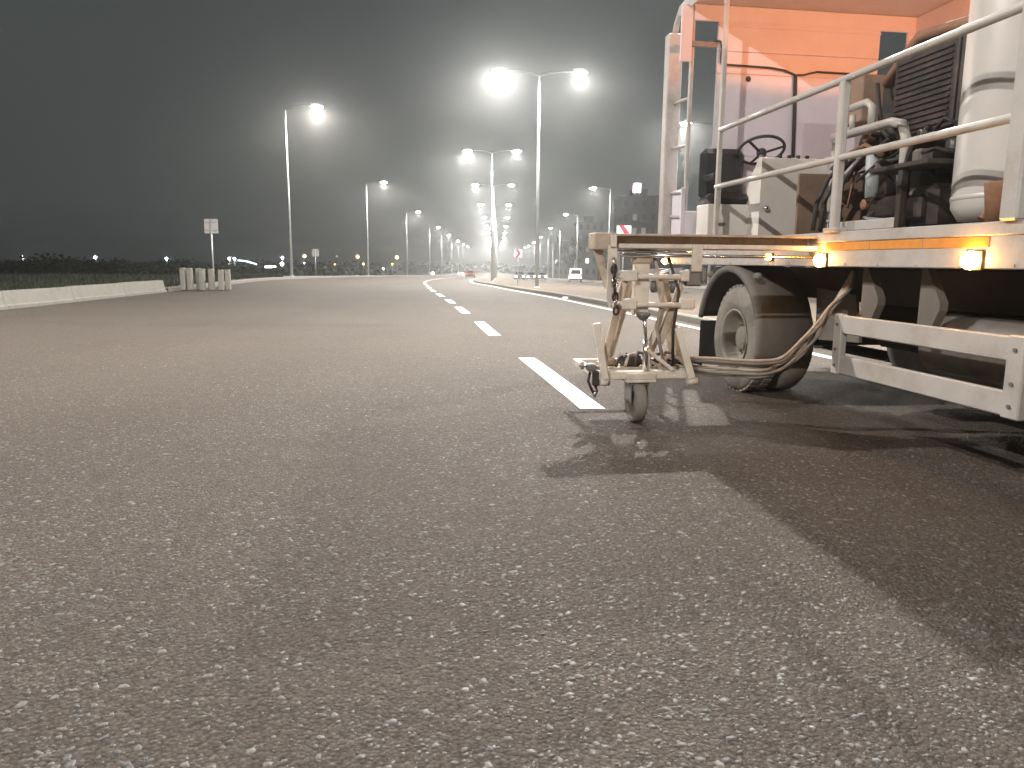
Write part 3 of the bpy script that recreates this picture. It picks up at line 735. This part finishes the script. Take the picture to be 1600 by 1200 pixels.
# machinery on the deck
tp('board', MB().box((.30, -.42, 1.468), (1.05, -.39, 2.02), .004), 'brown')
tp('cabinet', MB().box((1.30, .30, 2.62), (1.75, .62, 3.06), .01).box((1.36, .295, 2.68), (1.69, .302, 3.0), .004), 'brown')
en = tp('engine', MB().box((.75, -1.75, 1.95), (1.85, -.95, 2.92), .05).box((.82, -.955, 2.05), (1.7, -.70, 2.80), .04), 'engine')
tp('radiator', MB().box((.72, -1.70, 2.22), (.748, -1.02, 2.84), .01), 'engine', en)
for k in range(13): tp('radiator_slat', MB().box((.706, -1.66, 2.255 + k * .043), (.719, -1.06, 2.275 + k * .043), .003), 'engine', en)
tp('air_filter', MB().lathe([(2.86, .05), (2.87, .17), (3.0, .18), (3.02, .15), (3.03, .02)], 'z', (1.15, -1.2, 0), 24), 'engine', en)
tp('manifold', MB().tube([(.80, -.80, 2.70), (.78, -1.2, 2.96), (.85, -1.6, 2.95), (1.1, -1.7, 2.80)], .045, 10), 'rust', en)
tp('alternator', MB().lathe([(-.09, .03), (-.09, .10), (.09, .10), (.09, .03)], 'x', (.74, -.82, 2.22), 18), 'engine', en)
tp('crankcase', MB().box((.78, -1.6, 1.62), (1.6, -.72, 1.96), .05), 'engine', en)
for p0, p1 in (((.72, -.95, 2.05), (.70, -1.5, 2.25)), ((.72, -.9, 2.4), (.70, -1.6, 2.15)), ((.72, -.8, 2.7), (.70, -1.2, 2.1))):
    m_ = [(a + c) / 2 for a, c in zip(p0, p1)]; m_[0] -= .06; m_[2] -= .08
    tp('hose', MB().tube([p0, m_, p1], .018, 8), 'black', en)
tp('pulley', MB().lathe([(-.03, .05), (-.03, .16), (-.01, .14), (.01, .14), (.03, .16), (.03, .05)], 'x', (.70, -1.15, 1.85), 24), 'engine', en)
wf = tp('tube_frame', MB().tube([(.50, -.58, 2.30), (.50, -1.36, 2.295), (.50, -1.48, 2.26), (.50, -1.53, 2.16), (.50, -1.55, 1.56)], .036, 10), 'white')
tp('tube_frame_foot', MB().box((.47, -1.58, 1.50), (.53, -.62, 1.585), .01), 'white', wf)
tp('tube_frame_post', MB().box((.47, -.66, 1.586), (.53, -.60, 2.27), .01), 'white', wf)
tp('pipe_elbow', MB().tube([(.50, -.80, 2.50), (.50, -1.02, 2.505), (.50, -1.09, 2.46), (.50, -1.10, 2.32)], .030, 10), 'white', wf)
tp('pipe', MB().tube([(.50, -.84, 2.33), (.50, -.84, 2.44)], .026, 8), 'white', wf)
tp('filter_tube', MB().tube([(.54, -1.12, 1.76), (.54, -1.09, 2.14)], .052, 14), 'pale')
tp('pump', MB().box((.56, -1.42, 1.50), (.74, -1.02, 1.76), .03), 'engine')
tp('valve', MB().box((.50, -1.70, 1.72), (.62, -1.60, 2.06), .02), 'fender')
tp('shelf', MB().box((.30, -2.05, 1.905), (1.0, -1.42, 1.94), .006).box((.32, -1.78, 1.468), (.37, -1.73, 1.905), .004), 'under')
tp('pump_housing', MB().box((.46, -1.93, 1.468), (.90, -1.66, 1.80), .05).box((.40, -1.88, 1.55), (.47, -1.72, 1.72), .02), 'engine')
for k, (v, u) in enumerate(((.30, -.7), (.36, -.86), (.33, -.76))):
    tp('hose', MB().tube([(v, u, 1.52), (v + .05, u + .05, 1.75), (v + .12, u + .02, 1.95), (v + .2, u - .1, 2.1)], .02, 8), 'black')
ta = tp('paint_tank', MB().lathe([(1.50, .30), (1.52, .40), (1.60, .447), (1.66, .45), (3.45, .45), (3.55, .43), (3.66, .28), (3.70, .02)], 'z', (.78, -2.42, 0), 56), 'tank')
for z in (1.66,): tp('tank_seam', MB().lathe([(z - .015, .45), (z - .01, .455), (z + .01, .455), (z + .015, .45)], 'z', (.78, -2.42, 0), 56, cap=(False, False)), 'tank', ta)
tp('tank_foot', MB().lathe([(1.468, .34), (1.51, .34)], 'z', (.78, -2.42, 0), 40), 'under', ta)
tp('drain_valve', MB().box((.36, -2.72, 1.56), (.46, -2.60, 1.68), .015).tube([(.40, -2.66, 1.60), (.26, -2.70, 1.57), (.20, -2.70, 1.50)], .025, 10), 'rust', ta)
tp('pail', MB().lathe([(1.468, .02), (1.468, .10), (1.69, .125), (1.70, .125), (1.70, .115), (1.50, .09)], 'z', (.22, -2.86, 0), 24), 'rust')
# fittings and wiring around the machinery
RH = random.Random(21)
for k in range(16):
    v, u, z = RH.uniform(.42, .66), RH.uniform(-1.95, -.65), RH.uniform(1.52, 2.2)
    q = [(v, u, z), (v - .05, u - RH.uniform(-.1, .2), z + RH.uniform(-.12, .12)), (v + .02, u - RH.uniform(.05, .3), z + RH.uniform(-.2, .15)), (v + .1, u - RH.uniform(.1, .35), z + RH.uniform(-.1, .2))]
    tp('hose' if k % 3 else 'pipe', MB().tube([(a, b, max(1.49, c)) for a, b, c in q], RH.uniform(.009, .02), 8), ['black', 'engine', 'pale', 'rust', 'black'][k % 5])
for k in range(9):
    v, u, z = RH.uniform(.56, .72), RH.uniform(-1.9, -.75), RH.uniform(1.6, 2.25); r = RH.uniform(.025, .05)
    tp('fitting', MB().lathe([(-r, r * .6), (-r * .8, r), (r * .2, r), (r * .3, r * .6), (r * 1.6, r * .55)], 'x', (v, u, z), 10, False), ['grey', 'chrome', 'rust'][k % 3])

# side marker lamps
def marker(u, z, r, lens='amber'):
    o = tp('marker_lamp', MB().box((-.02, u - r * 1.3, z - r * 1.1), (-.0045, u + r * 1.3, z + r * 1.1), .006), 'black')
    b = MB(); bmesh.ops.create_uvsphere(b.bm, u_segments=12, v_segments=8, radius=1)
    bmesh.ops.scale(b.bm, vec=(.035, r * 1.25, r), verts=b.bm.verts); bmesh.ops.translate(b.bm, vec=(-.035, u, z), verts=b.bm.verts)
    b.build('lens', lens, o)
marker(-.60, 1.29, .030, 'amberdim'); marker(-1.40, 1.262, .050); marker(-2.93, 1.262, .052); marker(1.98, 1.25, .034)
# shaded amber work lamp behind the tank, throwing light up at the wall and roof
wlm = tp('work_lamp', MB().lathe([(-.06, .03), (-.05, .09), (.05, .10), (.06, .09)], 'x', (0, 0, 0), 18), 'black')
wlm.location = (1.45, -1.95, 3.02); wlm.rotation_euler = (0, 0, math.radians(90))
ll = bpy.data.lights.new('amber_work_light', 'SPOT'); ll.energy = 400; ll.color = (1.0, 0.34, 0.12); ll.spot_size = math.radians(124); ll.spot_blend = 0.14; ll.shadow_soft_size = 0.05
lo = bpy.data.objects.new('amber_work_light', ll); COL.objects.link(lo); lo.parent = tr; lo.location = (1.45, -1.85, 3.10)
dirv = Vector((-.05, 1.0, math.tan(math.radians(60)))).normalized(); lo.rotation_euler = dirv.to_track_quat('-Z', 'Y').to_euler()

# ------------------------------------------------------------------ paint spray carriage at the truck's side
cg = thing('spray_carriage', 'cream paint spray carriage on one small wheel beside the truck', 'spray carriage', (TO[0], TO[1], 0.002), HA)
def cp(name, b, m, parent=None): return b.build(name, m, parent if parent is not None else cg)
uC = -1.25
bm_ = cp('outrigger_beam', MB().box((-1.78, uC - .075, 1.428), (-.02, uC + .075, 1.446), .003).box((-1.70, uC + .055, 1.352), (-.02, uC + .073, 1.4275), .003).box((-1.70, uC - .07, 1.333), (-.02, uC + .075, 1.351), .003), 'tan')
cp('beam_lip', MB().box((-1.60, uC - .095, 1.338), (-.02, uC - .0705, 1.372), .004), 'cream', bm_)
cp('end_box', MB().box((-1.785, uC - .10, 1.325), (-1.645, uC + .09, 1.450), .008), 'tan', bm_)
cp('end_plate', MB().box((-1.668, uC - .125, 1.345), (-1.622, uC - .10, 1.43), .004), 'cream', bm_)
cp('guide_rod', MB().tube([(-1.56, uC - .06, 1.286), (.0, uC - .06, 1.286)], .013, 10), 'chrome', bm_)
cp('guide_rod', MB().tube([(-1.60, uC - .05, 1.318), (-.95, uC - .05, 1.318)], .009, 8), 'chrome', bm_)
cp('drop_strap', MB().box((-1.035, uC - .115, 1.17), (-.955, uC - .096, 1.372), .004), 'cream', bm_)
cp('clamp_block', MB().box((-1.055, uC - .10, 1.06), (-.94, uC + .02, 1.185), .015).box((-.955, uC - .12, 1.10), (-.925, uC - .02, 1.20), .005), 'grey', bm_)
# tapered hanger plates at the left end
cp('hanger_plate', MB().prism([(-1.775, 1.324), (-1.70, 1.324), (-1.655, 1.04), (-1.675, 1.04)], 'y', uC - .03, uC - .015), 'tan')
cp('hanger_plate', MB().prism([(-1.685, 1.36), (-1.615, 1.36), (-1.60, 1.13), (-1.61, .98), (-1.66, .90), (-1.685, .98), (-1.68, 1.13)], 'y', uC - .105, uC - .09), 'cream')
# link chain hanging on the plate
for k in range(8):
    z = 1.235 - k * .05
    b = MB(); q = []
    for i in range(13):
        a = 2 * math.pi * i / 12
        q.append((-1.645 + .004 * k + .020 * math.cos(a) * (1 if k % 2 else .5), uC - .13 + .020 * math.cos(a) * (.3 if k % 2 else 1), z + .034 * math.sin(a)))
    cp('chain_link', b.tube(q, .009, 6, cap=False), 'engine' if k % 3 else 'chrome')
# upright and parallel links
cp('upright', MB().box((-1.445, uC - .04, .84), (-1.335, uC + .05, 1.332), .006), 'cream')
cp('upright_cap', MB().box((-1.46, uC - .05, 1.215), (-1.32, uC + .06, 1.30), .02), 'tan')
for z in (1.125, .915):
    cb = cp('cross_bar', MB().tube([(-1.62, uC - .06, z + .01), (-.98, uC - .06, z)], .022, 10), 'cream')
    for v in (-1.50, -1.045): cp('bar_clamp', MB().box((v - .055, uC - .095, z - .028), (v + .055, uC - .03, z + .052), .006), 'cream', cb)
for p0, p1, m_ in (((-1.52, uC - .02, 1.12), (-1.66, uC + .02, .46), 'tan'), ((-1.05, uC - .0, 1.14), (-1.20, uC + .05, .62), 'tan'), ((-1.20, uC + .10, 1.16), (-1.02, uC + .16, .46), 'tan'),
                   ((-1.42, uC + .15, 1.10), (-1.56, uC + .25, .46), 'tan'), ((-1.16, uC + .02, .90), (-1.28, uC + .12, .50), 'cream')):
    cp('link_arm', MB().bar(p0, p1, 0.08 if p0[0] < -1.3 else .10, .05), m_)
cp('hydraulic_hose', MB().tube([(-1.30, uC + .0, 1.30), (-1.22, uC - .05, 1.0), (-1.26, uC - .02, .75), (-1.18, uC + .02, .48)], .014, 8), 'hose')
cp('hydraulic_hose', MB().tube([(-1.18, uC + .0, 1.28), (-1.10, uC - .04, 1.02), (-1.13, uC - .03, .70), (-1.10, uC + .02, .46)], .012, 8), 'under')
# lower frame
fr = cp('lower_frame', MB().box((-1.73, uC - .05, .350), (-.955, uC + .01, .412), .006), 'cream')
cp('frame_side', MB().box((-1.725, uC + .0105, .352), (-1.67, uC + .70, .408), .006), 'cream', fr)
cp('frame_side', MB().box((-1.02, uC + .0105, .352), (-.965, uC + .70, .408), .006), 'cream', fr)
cp('frame_back', MB().box((-1.73, uC + .7005, .350), (-.955, uC + .755, .41), .006), 'cream', fr)
cp('caster_plate', MB().box((-1.50, uC - .075, .325), (-1.26, uC + .08, .349), .006).box((-1.495, uC - .074, .3492), (-1.265, uC - .055, .40), .004), 'cream', fr)
for v, w2 in ((-1.66, -1.735), (-.975, -1.095)):
    cp('leg', MB().bar((v, uC - .055, .355), (w2, uC - .03, .78 if v < -1.2 else .745), .078, .055), 'cream', fr)
cp('foot', MB().lathe([(-.03, .032), (.03, .032)], 'x', (-1.675, uC - .055, .335), 14), 'cream', fr)
cp('foot', MB().lathe([(-.04, .030), (.035, .030)], 'x', (-.965, uC - .055, .33), 14), 'cream', fr)
cp('lift_cylinder', MB().tube([(-1.372, uC - .05, .86), (-1.345, uC - .045, .60)], .013, 10).tube([(-1.352, uC - .046, .66), (-1.338, uC - .045, .42)], .021, 10), 'chrome', fr)
cp('cylinder_cup', MB().lathe([(.80, .02), (.83, .05), (.86, .055), (.865, .02)], 'z', (-1.375, uC - .04, 0), 16), 'grey', fr)
cp('brace', MB().bar((-1.335, uC - .06, .575), (-1.13, uC - .06, .42), .03, .028), 'cream', fr)
cp('brace', MB().bar((-1.325, uC - .02, .50), (-1.17, uC - .02, .415), .025, .022), 'tan', fr)
cp('brace_post', MB().box((-1.36, uC - .055, .413), (-1.31, uC - .02, .55), .005), 'cream', fr)
cp('slotted_plate', MB().box((-1.60, uC + .05, .415), (-1.06, uC + .45, .43), .004), 'tan', fr)
cp('solenoid_block', MB().box((-1.48, uC + .08, .431), (-1.34, uC + .22, .52), .012), 'under', fr)
cp('solenoid_block', MB().box((-1.62, uC + .14, .431), (-1.52, uC + .30, .49), .012), 'tan', fr)
for k in range(7):
    v = -1.55 + k * .075
    cp('coiled_hose', MB().tube([(v, uC + .05, .44), (v + .04, uC + .10, .50 + .02 * (k % 3)), (v + .12, uC + .18, .52), (v + .18, uC + .2, .46), (v + .28, uC + .12, .44)], .013, 8), 'hose' if k % 2 else 'under', fr)
cp('hose_loop', MB().tube([(-1.22, uC, .43), (-1.19, uC + .02, .49), (-1.12, uC + .03, .52), (-1.05, uC + .03, .50), (-1.0, uC + .02, .45)], .016, 8), 'hose', fr)
# little wheel
fk = cp('wheel_fork', MB().box((-1.455, uC - .05, .155), (-1.444, uC + .12, .324), .003).box((-1.325, uC - .05, .155), (-1.314, uC + .12, .324), .003).box((-1.46, uC - .05, .30), (-1.31, uC + .12, .3245), .006), 'grey')
wy = uC + .035
ty = cp('tyre', MB().lathe([(-.030, .10), (-.047, .115), (-.050, .135), (-.043, .158), (-.028, .167), (.028, .167), (.043, .158), (.050, .135), (.047, .115), (.030, .10), (-.030, .10)], 'x', (-1.385, wy, .167), 36, cap=(False, False)), 'tyre')
cp('rim', MB().lathe([(-.052, .03), (-.048, .05), (-.020, .06), (-.035, .10), (-.030, .108), (.030, .108), (.035, .10), (.02, .06), (.048, .03)], 'x', (-1.385, wy, .167), 28), 'rim', ty)
cp('axle_bolt', MB().tube([(-1.475, wy, .167), (-1.295, wy, .167)], .011, 8), 'chrome', ty)
# spray gun at the outer corner
sg = cp('spray_gun', MB().box((-1.80, uC - .06, .415), (-1.735, uC + .02, .475), .012).box((-1.735, uC - .04, .425), (-1.68, uC + .0, .455), .006), 'grey')
cp('adjuster', MB().tube([(-1.86, uC - .02, .455), (-1.79, uC - .02, .45)], .010, 8).tube([(-1.835, uC - .02, .485), (-1.835, uC - .02, .43)], .014, 8), 'chrome', sg)
cp('gun_body', MB().box((-1.755, uC - .055, .30), (-1.705, uC - .005, .42), .01), 'under', sg)
cp('gun_arm', MB().tube([(-1.775, uC - .03, .41), (-1.79, uC - .035, .34), (-1.765, uC - .04, .28), (-1.745, uC - .04, .245)], .011, 8).tube([(-1.73, uC - .03, .30), (-1.72, uC - .04, .26), (-1.735, uC - .04, .235)], .011, 8), 'engine', sg)
cp('nozzle', MB().lathe([(.215, .008), (.225, .016), (.25, .018), (.265, .01)], 'z', (-1.738, uC - .04, 0), 12), 'chrome', sg)
cp('valve_stub', MB().tube([(-1.69, uC - .06, .335), (-1.63, uC - .06, .325)], .022, 10), 'grey', sg)

# hoses between carriage and truck
hb = thing('hose_bundle', 'bundle of dusty hoses looping from spray carriage up under truck', 'hose', (TO[0], TO[1], 0.002), HA)
for k in range(6):
    dy, dz = R.uniform(-.06, .06), (k - 2.5) * .022 + R.uniform(-.012, .012)
    q = [(-1.05, -1.10 + dy, .455 + dz * .5), (-.80, -1.16 + dy, .43 + dz), (-.58, -1.27 + dy, .425 + dz), (-.42, -1.36 + dy * .5, .43 + dz), (-.28, -1.38 + dy, .47 + dz * .8), (-.12, -1.36, .58 + dz), (.02, -1.345 + dy, .73 + dz), (.12, -1.34, .88 + dz * .5), (.25, -1.34 + dy, 1.05), (.3, -1.35, 1.21)]
    # smooth the path
    sm = []
    for i in range(len(q) - 1):
        p0, p1, p2, p3 = [Vector(q[max(0, min(len(q) - 1, j))]) for j in (i - 1, i, i + 1, i + 2)]
        for t in (0, .25, .5, .75): sm.append(.5 * ((2 * p1) + (-p0 + p2) * t + (2 * p0 - 5 * p1 + 4 * p2 - p3) * t * t + (-p0 + 3 * p1 - 3 * p2 + p3) * t ** 3))
    MB().tube(sm, .0125, 8).build('hose', ['hose', 'rim', 'hose', 'rim', 'panel', 'hose'][k], hb)

# ------------------------------------------------------------------ vegetation
def leaf_cloud(name, blobs, per, size, m, parent=None):
    Vv, Ff = [], []
    for (c, r) in blobs:
        for _ in range(per):
            d = Vector((R.gauss(0, 1), R.gauss(0, 1), R.gauss(0, 1))).normalized() * (R.random() ** .45)
            p = Vector((c[0] + d.x * r[0], c[1] + d.y * r[1], c[2] + d.z * r[2]))
            a = Vector((R.gauss(0, 1), R.gauss(0, 1), R.gauss(0, .6))).normalized(); b = a.cross(Vector((R.gauss(0, 1), R.gauss(0, 1), R.gauss(0, 1)))).normalized()
            s = size * R.uniform(.5, 1.3); i = len(Vv)
            Vv += [tuple(p - a * s), tuple(p + b * s * .45), tuple(p + a * s), tuple(p - b * s * .45)]; Ff.append((i, i + 1, i + 2, i + 3))
    return raw(name, Vv, Ff, m, parent)
blobs = []
for k in range(70):
    D = R.uniform(105, 140); x = R.uniform(-150, -24) if k % 4 else R.uniform(-75, -24); h = R.uniform(.9, 1.9) * (0.45 if x > -66 else 1.0)
    blobs.append(((x, D, G(x, D) + h * .75), (R.uniform(2, 5), R.uniform(1.5, 3), h)))
hd = leaf_cloud('hedgerow', blobs, 220, .45, 'leaf'); tag(hd, 'dark scrub along the far side of the left field', 'hedge', kind='stuff')
blobs = []
for k in range(80):
    D = R.uniform(300, 380); x = R.uniform(-320, 60); h = R.uniform(1.2, 3.0)
    blobs.append(((x, D, G(x, D) + h * .7), (R.uniform(5, 12), 4, h)))
hd = leaf_cloud('far_treeline', blobs, 120, 1.0, 'leaf'); tag(hd, 'low black treeline on the far left horizon', 'trees', kind='stuff')
# rough grass behind the barrier
Vv, Ff = [], []
for _ in range(26000):
    D = 10 + 40 * R.random() ** 1.2; x = left(D) - 0.7 - 14 * R.random() ** 1.6
    z = G(x, D) + (0.08 if x > left(D) - 3 else -.05); h = R.uniform(.06, .34); a = R.uniform(0, 6.28); w = .012 + .01 * R.random()
    dx, dy = math.cos(a) * w, math.sin(a) * w; lx, ly = R.uniform(-.12, .12), R.uniform(-.12, .12); i = len(Vv)
    Vv += [(x - dx, D - dy, z), (x + dx, D + dy, z), (x + lx, D + ly, z + h)]; Ff.append((i, i + 1, i + 2))
gs = raw('grass', Vv, Ff, 'grass'); tag(gs, 'dark rough grass behind the low concrete barrier', 'grass', kind='stuff')

def tree(x, D, h, label):
    t = thing('tree', label, 'tree', (x, D, G(x, D) - .05), R.uniform(0, 6), 'trees on the right behind the lamps')
    b = MB().tube([(0, 0, 0), (.06, .03, h * .3), (-.04, 0, h * .55), (.05, .05, h * .85)], .16, 8, .04)
    for k in range(5):
        a = k * 1.3 + R.random(); z = h * (.35 + .09 * k)
        b.tube([(0, 0, z), (math.cos(a) * h * .10, math.sin(a) * h * .10, z + h * .1), (math.cos(a) * h * .19, math.sin(a) * h * .19, z + h * .22)], .06, 6, .015)
    b.build('trunk', 'bark', t)
    bl = []
    for k in range(16):
        a = R.uniform(0, 6.28); rr = h * .20 * R.random() ** .6; z = h * R.uniform(.42, .95)
        bl.append(((math.cos(a) * rr, math.sin(a) * rr, z), (h * .09, h * .09, h * .075)))
    leaf_cloud('crown', bl, 150, .16, 'leaf', t)
tree(14.6, 128, 7.5, 'small dark tree right of the parked white van')
tree(12.6, 150, 8.5, 'dark tree behind the second right lamp pole')
tree(17.5, 136, 8.0, 'dark tree just left of the spray carriage end')
tree(11.5, 185, 8.5, 'dim tree behind the third right lamp pole')

# ------------------------------------------------------------------ buildings on the right, lights on the left
def building(name, label, x0, x1, D, dep, top, m, cols, rows_, lit, storey=3.0, roofbits=True):
    zb = G((x0 + x1) / 2, D) - .3; h = top - zb
    t = thing(name, label, 'building', ((x0 + x1) / 2, D, zb)); w = x1 - x0
    MB().box((-w / 2, 0, 0), (w / 2, dep, h), .05).build('wall', m, t)
    r = MB().box((-w / 2 - .2, -.2, h), (w / 2 + .2, dep + .2, h + .35), .04).build('roof', 'build2', t)
    if roofbits: MB().box((-w * .2, dep * .3, h + .35), (w * .12, dep * .7, h + 2.1), .04).build('stair_head', m, r)
    cw = w / cols
    for i in range(cols):
        for j in range(rows_):
            cx = -w / 2 + (i + .5) * cw; cz = 1.6 + j * storey
            if cz + 1.5 > h: continue
            f = MB().box((cx - cw * .28, -.06, cz - .08), (cx + cw * .28, .02, cz + 1.42), .01).build('window', 'build', t)
            MB().box((cx - cw * .23, -.075, cz), (cx + cw * .23, -.061, cz + 1.34), .0).build('pane', lit.get((i, j), 'glass'), f)
            if (i + j) % 3 == 0:
                MB().box((cx - cw * .4, -.9, cz - .5), (cx + cw * .4, -.061, cz - .35), .02).build('balcony', m, t)
    return t, h
bt, bh = building('apartment_building', 'dark apartment tower with a lit sign on its roof', 24.2, 34.5, 170, 12, 15.6, 'build2', 5, 6,
                  {(1, 4): 'windim', (1, 3): 'windim', (2, 3): 'windim', (3, 1): 'windim'})
sgn = thing('roof_sign', 'small glowing white and violet sign on the tower roof', 'sign', (27.6, 169.6, bt.location.z + bh + .35))
MB().box((-.75, 0, .6), (.75, .25, 2.6), .03).build('sign_case', 'signl', sgn)
MB().box((-1.05, .02, .6), (-.76, .22, 2.2), .03).build('side_panel', 'signp', sgn)
for v in (-.5, .5): MB().box((v - .05, .08, 0), (v + .05, .18, .6), .01).build('leg', 'galv', sgn)
building('apartment_building', 'dim five storey block behind the parked white van', 17.5, 25.0, 205, 10, 11.5, 'build', 4, 5, {(0, 3): 'windim', (1, 1): 'window', (1, 2): 'windim', (2, 3): 'windim', (0, 0): 'windim'})
building('low_building', 'low dim building left of the second right lamp pole', 12.5, 17.0, 230, 9, 7.0, 'build', 3, 3, {(1, 1): 'windim', (2, 2): 'windim', (0, 1): 'window'})
# pale fence along the right pavement
fn = thing('boundary_fence', 'grey panelled boundary fence along the right pavement behind the carriage', 'fence', (0, 0, 0))
for k in range(16):
    D0 = 70 + k * 3.0; x0, x1 = right(D0) + 4.2, right(D0 + 2.9) + 4.2
    MB().bar((x0, D0, G(x0, D0) + .9), (x1, D0 + 2.9, G(x1, D0 + 2.9) + .9), .06, 1.5, .01).build('panel', 'build2', fn)

def far_lamp(x, D, z, m, r, label, group, cat='street lamp'):
    zb = G(x, D) - .1
    t = thing('far_lamp', label, cat, (x, D, zb), 0, group)
    MB().tube([(0, .2, 0), (0, .2, z - zb)], .09, 6, .05).build('pole', 'galv', t)
    MB().box((-r * .9, -.05, z - zb + r * .5), (r * .9, .3, z - zb + r * 1.2), .03).build('lamp_head', 'head', t)
    b = MB(); bmesh.ops.create_icosphere(b.bm, subdivisions=2, radius=r); bmesh.ops.translate(b.bm, vec=(0, -.05, z - zb), verts=b.bm.verts)
    b.build('lens', m, t)
wg, og = 'white lamps across the left field', 'orange sodium lamps on the far left'
far_lamp(-163.7, 250, 1.24, 'farwhite', .5, 'white lamp across the field, leftmost', wg)
far_lamp(-139.3, 250, 1.42, 'farwhite', .42, 'white lamp across the field, second from the left', wg)
far_lamp(-115.6, 250, 1.19, 'farwhite', .40, 'white lamp across the field, left of the concrete posts', wg)
far_lamp(-94.6, 250, 1.35, 'farwhite', .40, 'left one of the white lamp pair right of the concrete posts', wg)
far_lamp(-92.9, 250, 1.35, 'farwhite', .40, 'right one of the white lamp pair right of the concrete posts', wg)
far_lamp(-76.9, 250, 1.70, 'farwhite', .36, 'white lamp just left of the nearest left street lamp pole', wg)
far_lamp(-76.2, 247, -.25, 'farwhite', .5, 'low bluish white lamp at the foot of the nearest left pole', wg)
far_lamp(-152.6, 250, -.4, 'farwhite', .18, 'tiny white lamp low between the two leftmost lamps', wg)
far_lamp(-69.5, 250, 2.38, 'farorange', .55, 'leftmost of the three high orange lamps', og)
far_lamp(-51.8, 250, 2.31, 'farorange', .55, 'middle one of the three high orange lamps', og)
far_lamp(-38.7, 250, 2.20, 'farorange', .55, 'rightmost of the three high orange lamps', og)
far_lamp(-70.2, 252, .1, 'farwhite', .16, 'tiny white lamp below the leftmost high orange lamp', og)
far_lamp(-50.3, 252, -.1, 'farorange', .34, 'low orange lamp right of the middle high orange lamp', og)
far_lamp(-40.6, 252, -.1, 'farorange', .30, 'low orange lamp left of the rightmost high orange lamp', og)
far_lamp(-60.0, 252, -.3, 'farorange', .22, 'low orange lamp between the left and middle high lamps', og)
far_lamp(-59.2, 252, 2.4, 'farorange', .14, 'tiny high orange lamp between the left and middle ones', og)
far_lamp(-43.7, 252, -1.6, 'farwhite', .24, 'low white lamp between the middle and right orange lamps', og)
far_lamp(-26.8, 250, -3.0, 'farwhite', .40, 'bluish white lamp low behind the third left street lamp', wg)
far_lamp(-18.9, 262, -3.2, 'farwhite', .22, 'bluish lamp low beside the fifth left pole, left one of two', wg)
far_lamp(-17.6, 262, -3.2, 'farwhite', .26, 'bluish lamp low beside the fifth left pole, right one of two', wg)
# lit station canopies on the far left
cn1 = thing('station_canopy', 'far filling station canopy with a curved glowing white edge', 'canopy', (-88.5, 250, G(-88, 250) - .1))
zc = .25 - cn1.location.z
MB().tube([(-3.3, 0, zc + .55), (-1.6, 0, zc + .42), (.2, 0, zc + .10), (1.8, 0, zc - .35), (2.9, 0, zc - .8)], .22, 8).build('glowing_edge', 'canopy', cn1)
MB().box((-3.2, .4, zc - .9), (2.8, 6, zc - .5), .05).build('roof', 'build', cn1)
for v in (-2.6, 2.2): MB().box((v - .15, 1, 0), (v + .15, 1.3, zc - .9), .02).build('column', 'build', cn1)
cn2 = thing('station_shop', 'far low shop with a bright white sign strip', 'shop', (-81.5, 251, G(-80, 251) - .1))
zc = -1.55 - cn2.location.z
MB().box((-2.2, 0, 0), (2.6, 5, zc + .9), .05).build('wall', 'build', cn2)
MB().box((-1.7, -.15, zc - .05), (2.0, -.01, zc + .55), .05).build('sign_strip', 'signl', cn2)

# ------------------------------------------------------------------ night air
hz = MB().box((-950, -80, -7.5), (950, 1600, 26)).build('haze', 'black'); hz.data.materials.clear()
hm = bpy.data.materials.new('night_haze'); hm.use_nodes = True
hn, hl = hm.node_tree.nodes, hm.node_tree.links
hn.remove(hn['Principled BSDF'])
pv = hn.new('ShaderNodeVolumePrincipled'); pv.inputs['Color'].default_value = (0.93, 0.96, 0.95, 1); pv.inputs['Density'].default_value = HAZE
pv.inputs['Anisotropy'].default_value = 0.86
hl.new(pv.outputs[0], hn['Material Output'].inputs['Volume'])
hz.data.materials.append(hm); hz['kind'] = 'stuff'; hz['label'] = 'thin night haze glowing around the street lamps'; hz['category'] = 'haze'
hz.display_type = 'WIRE'
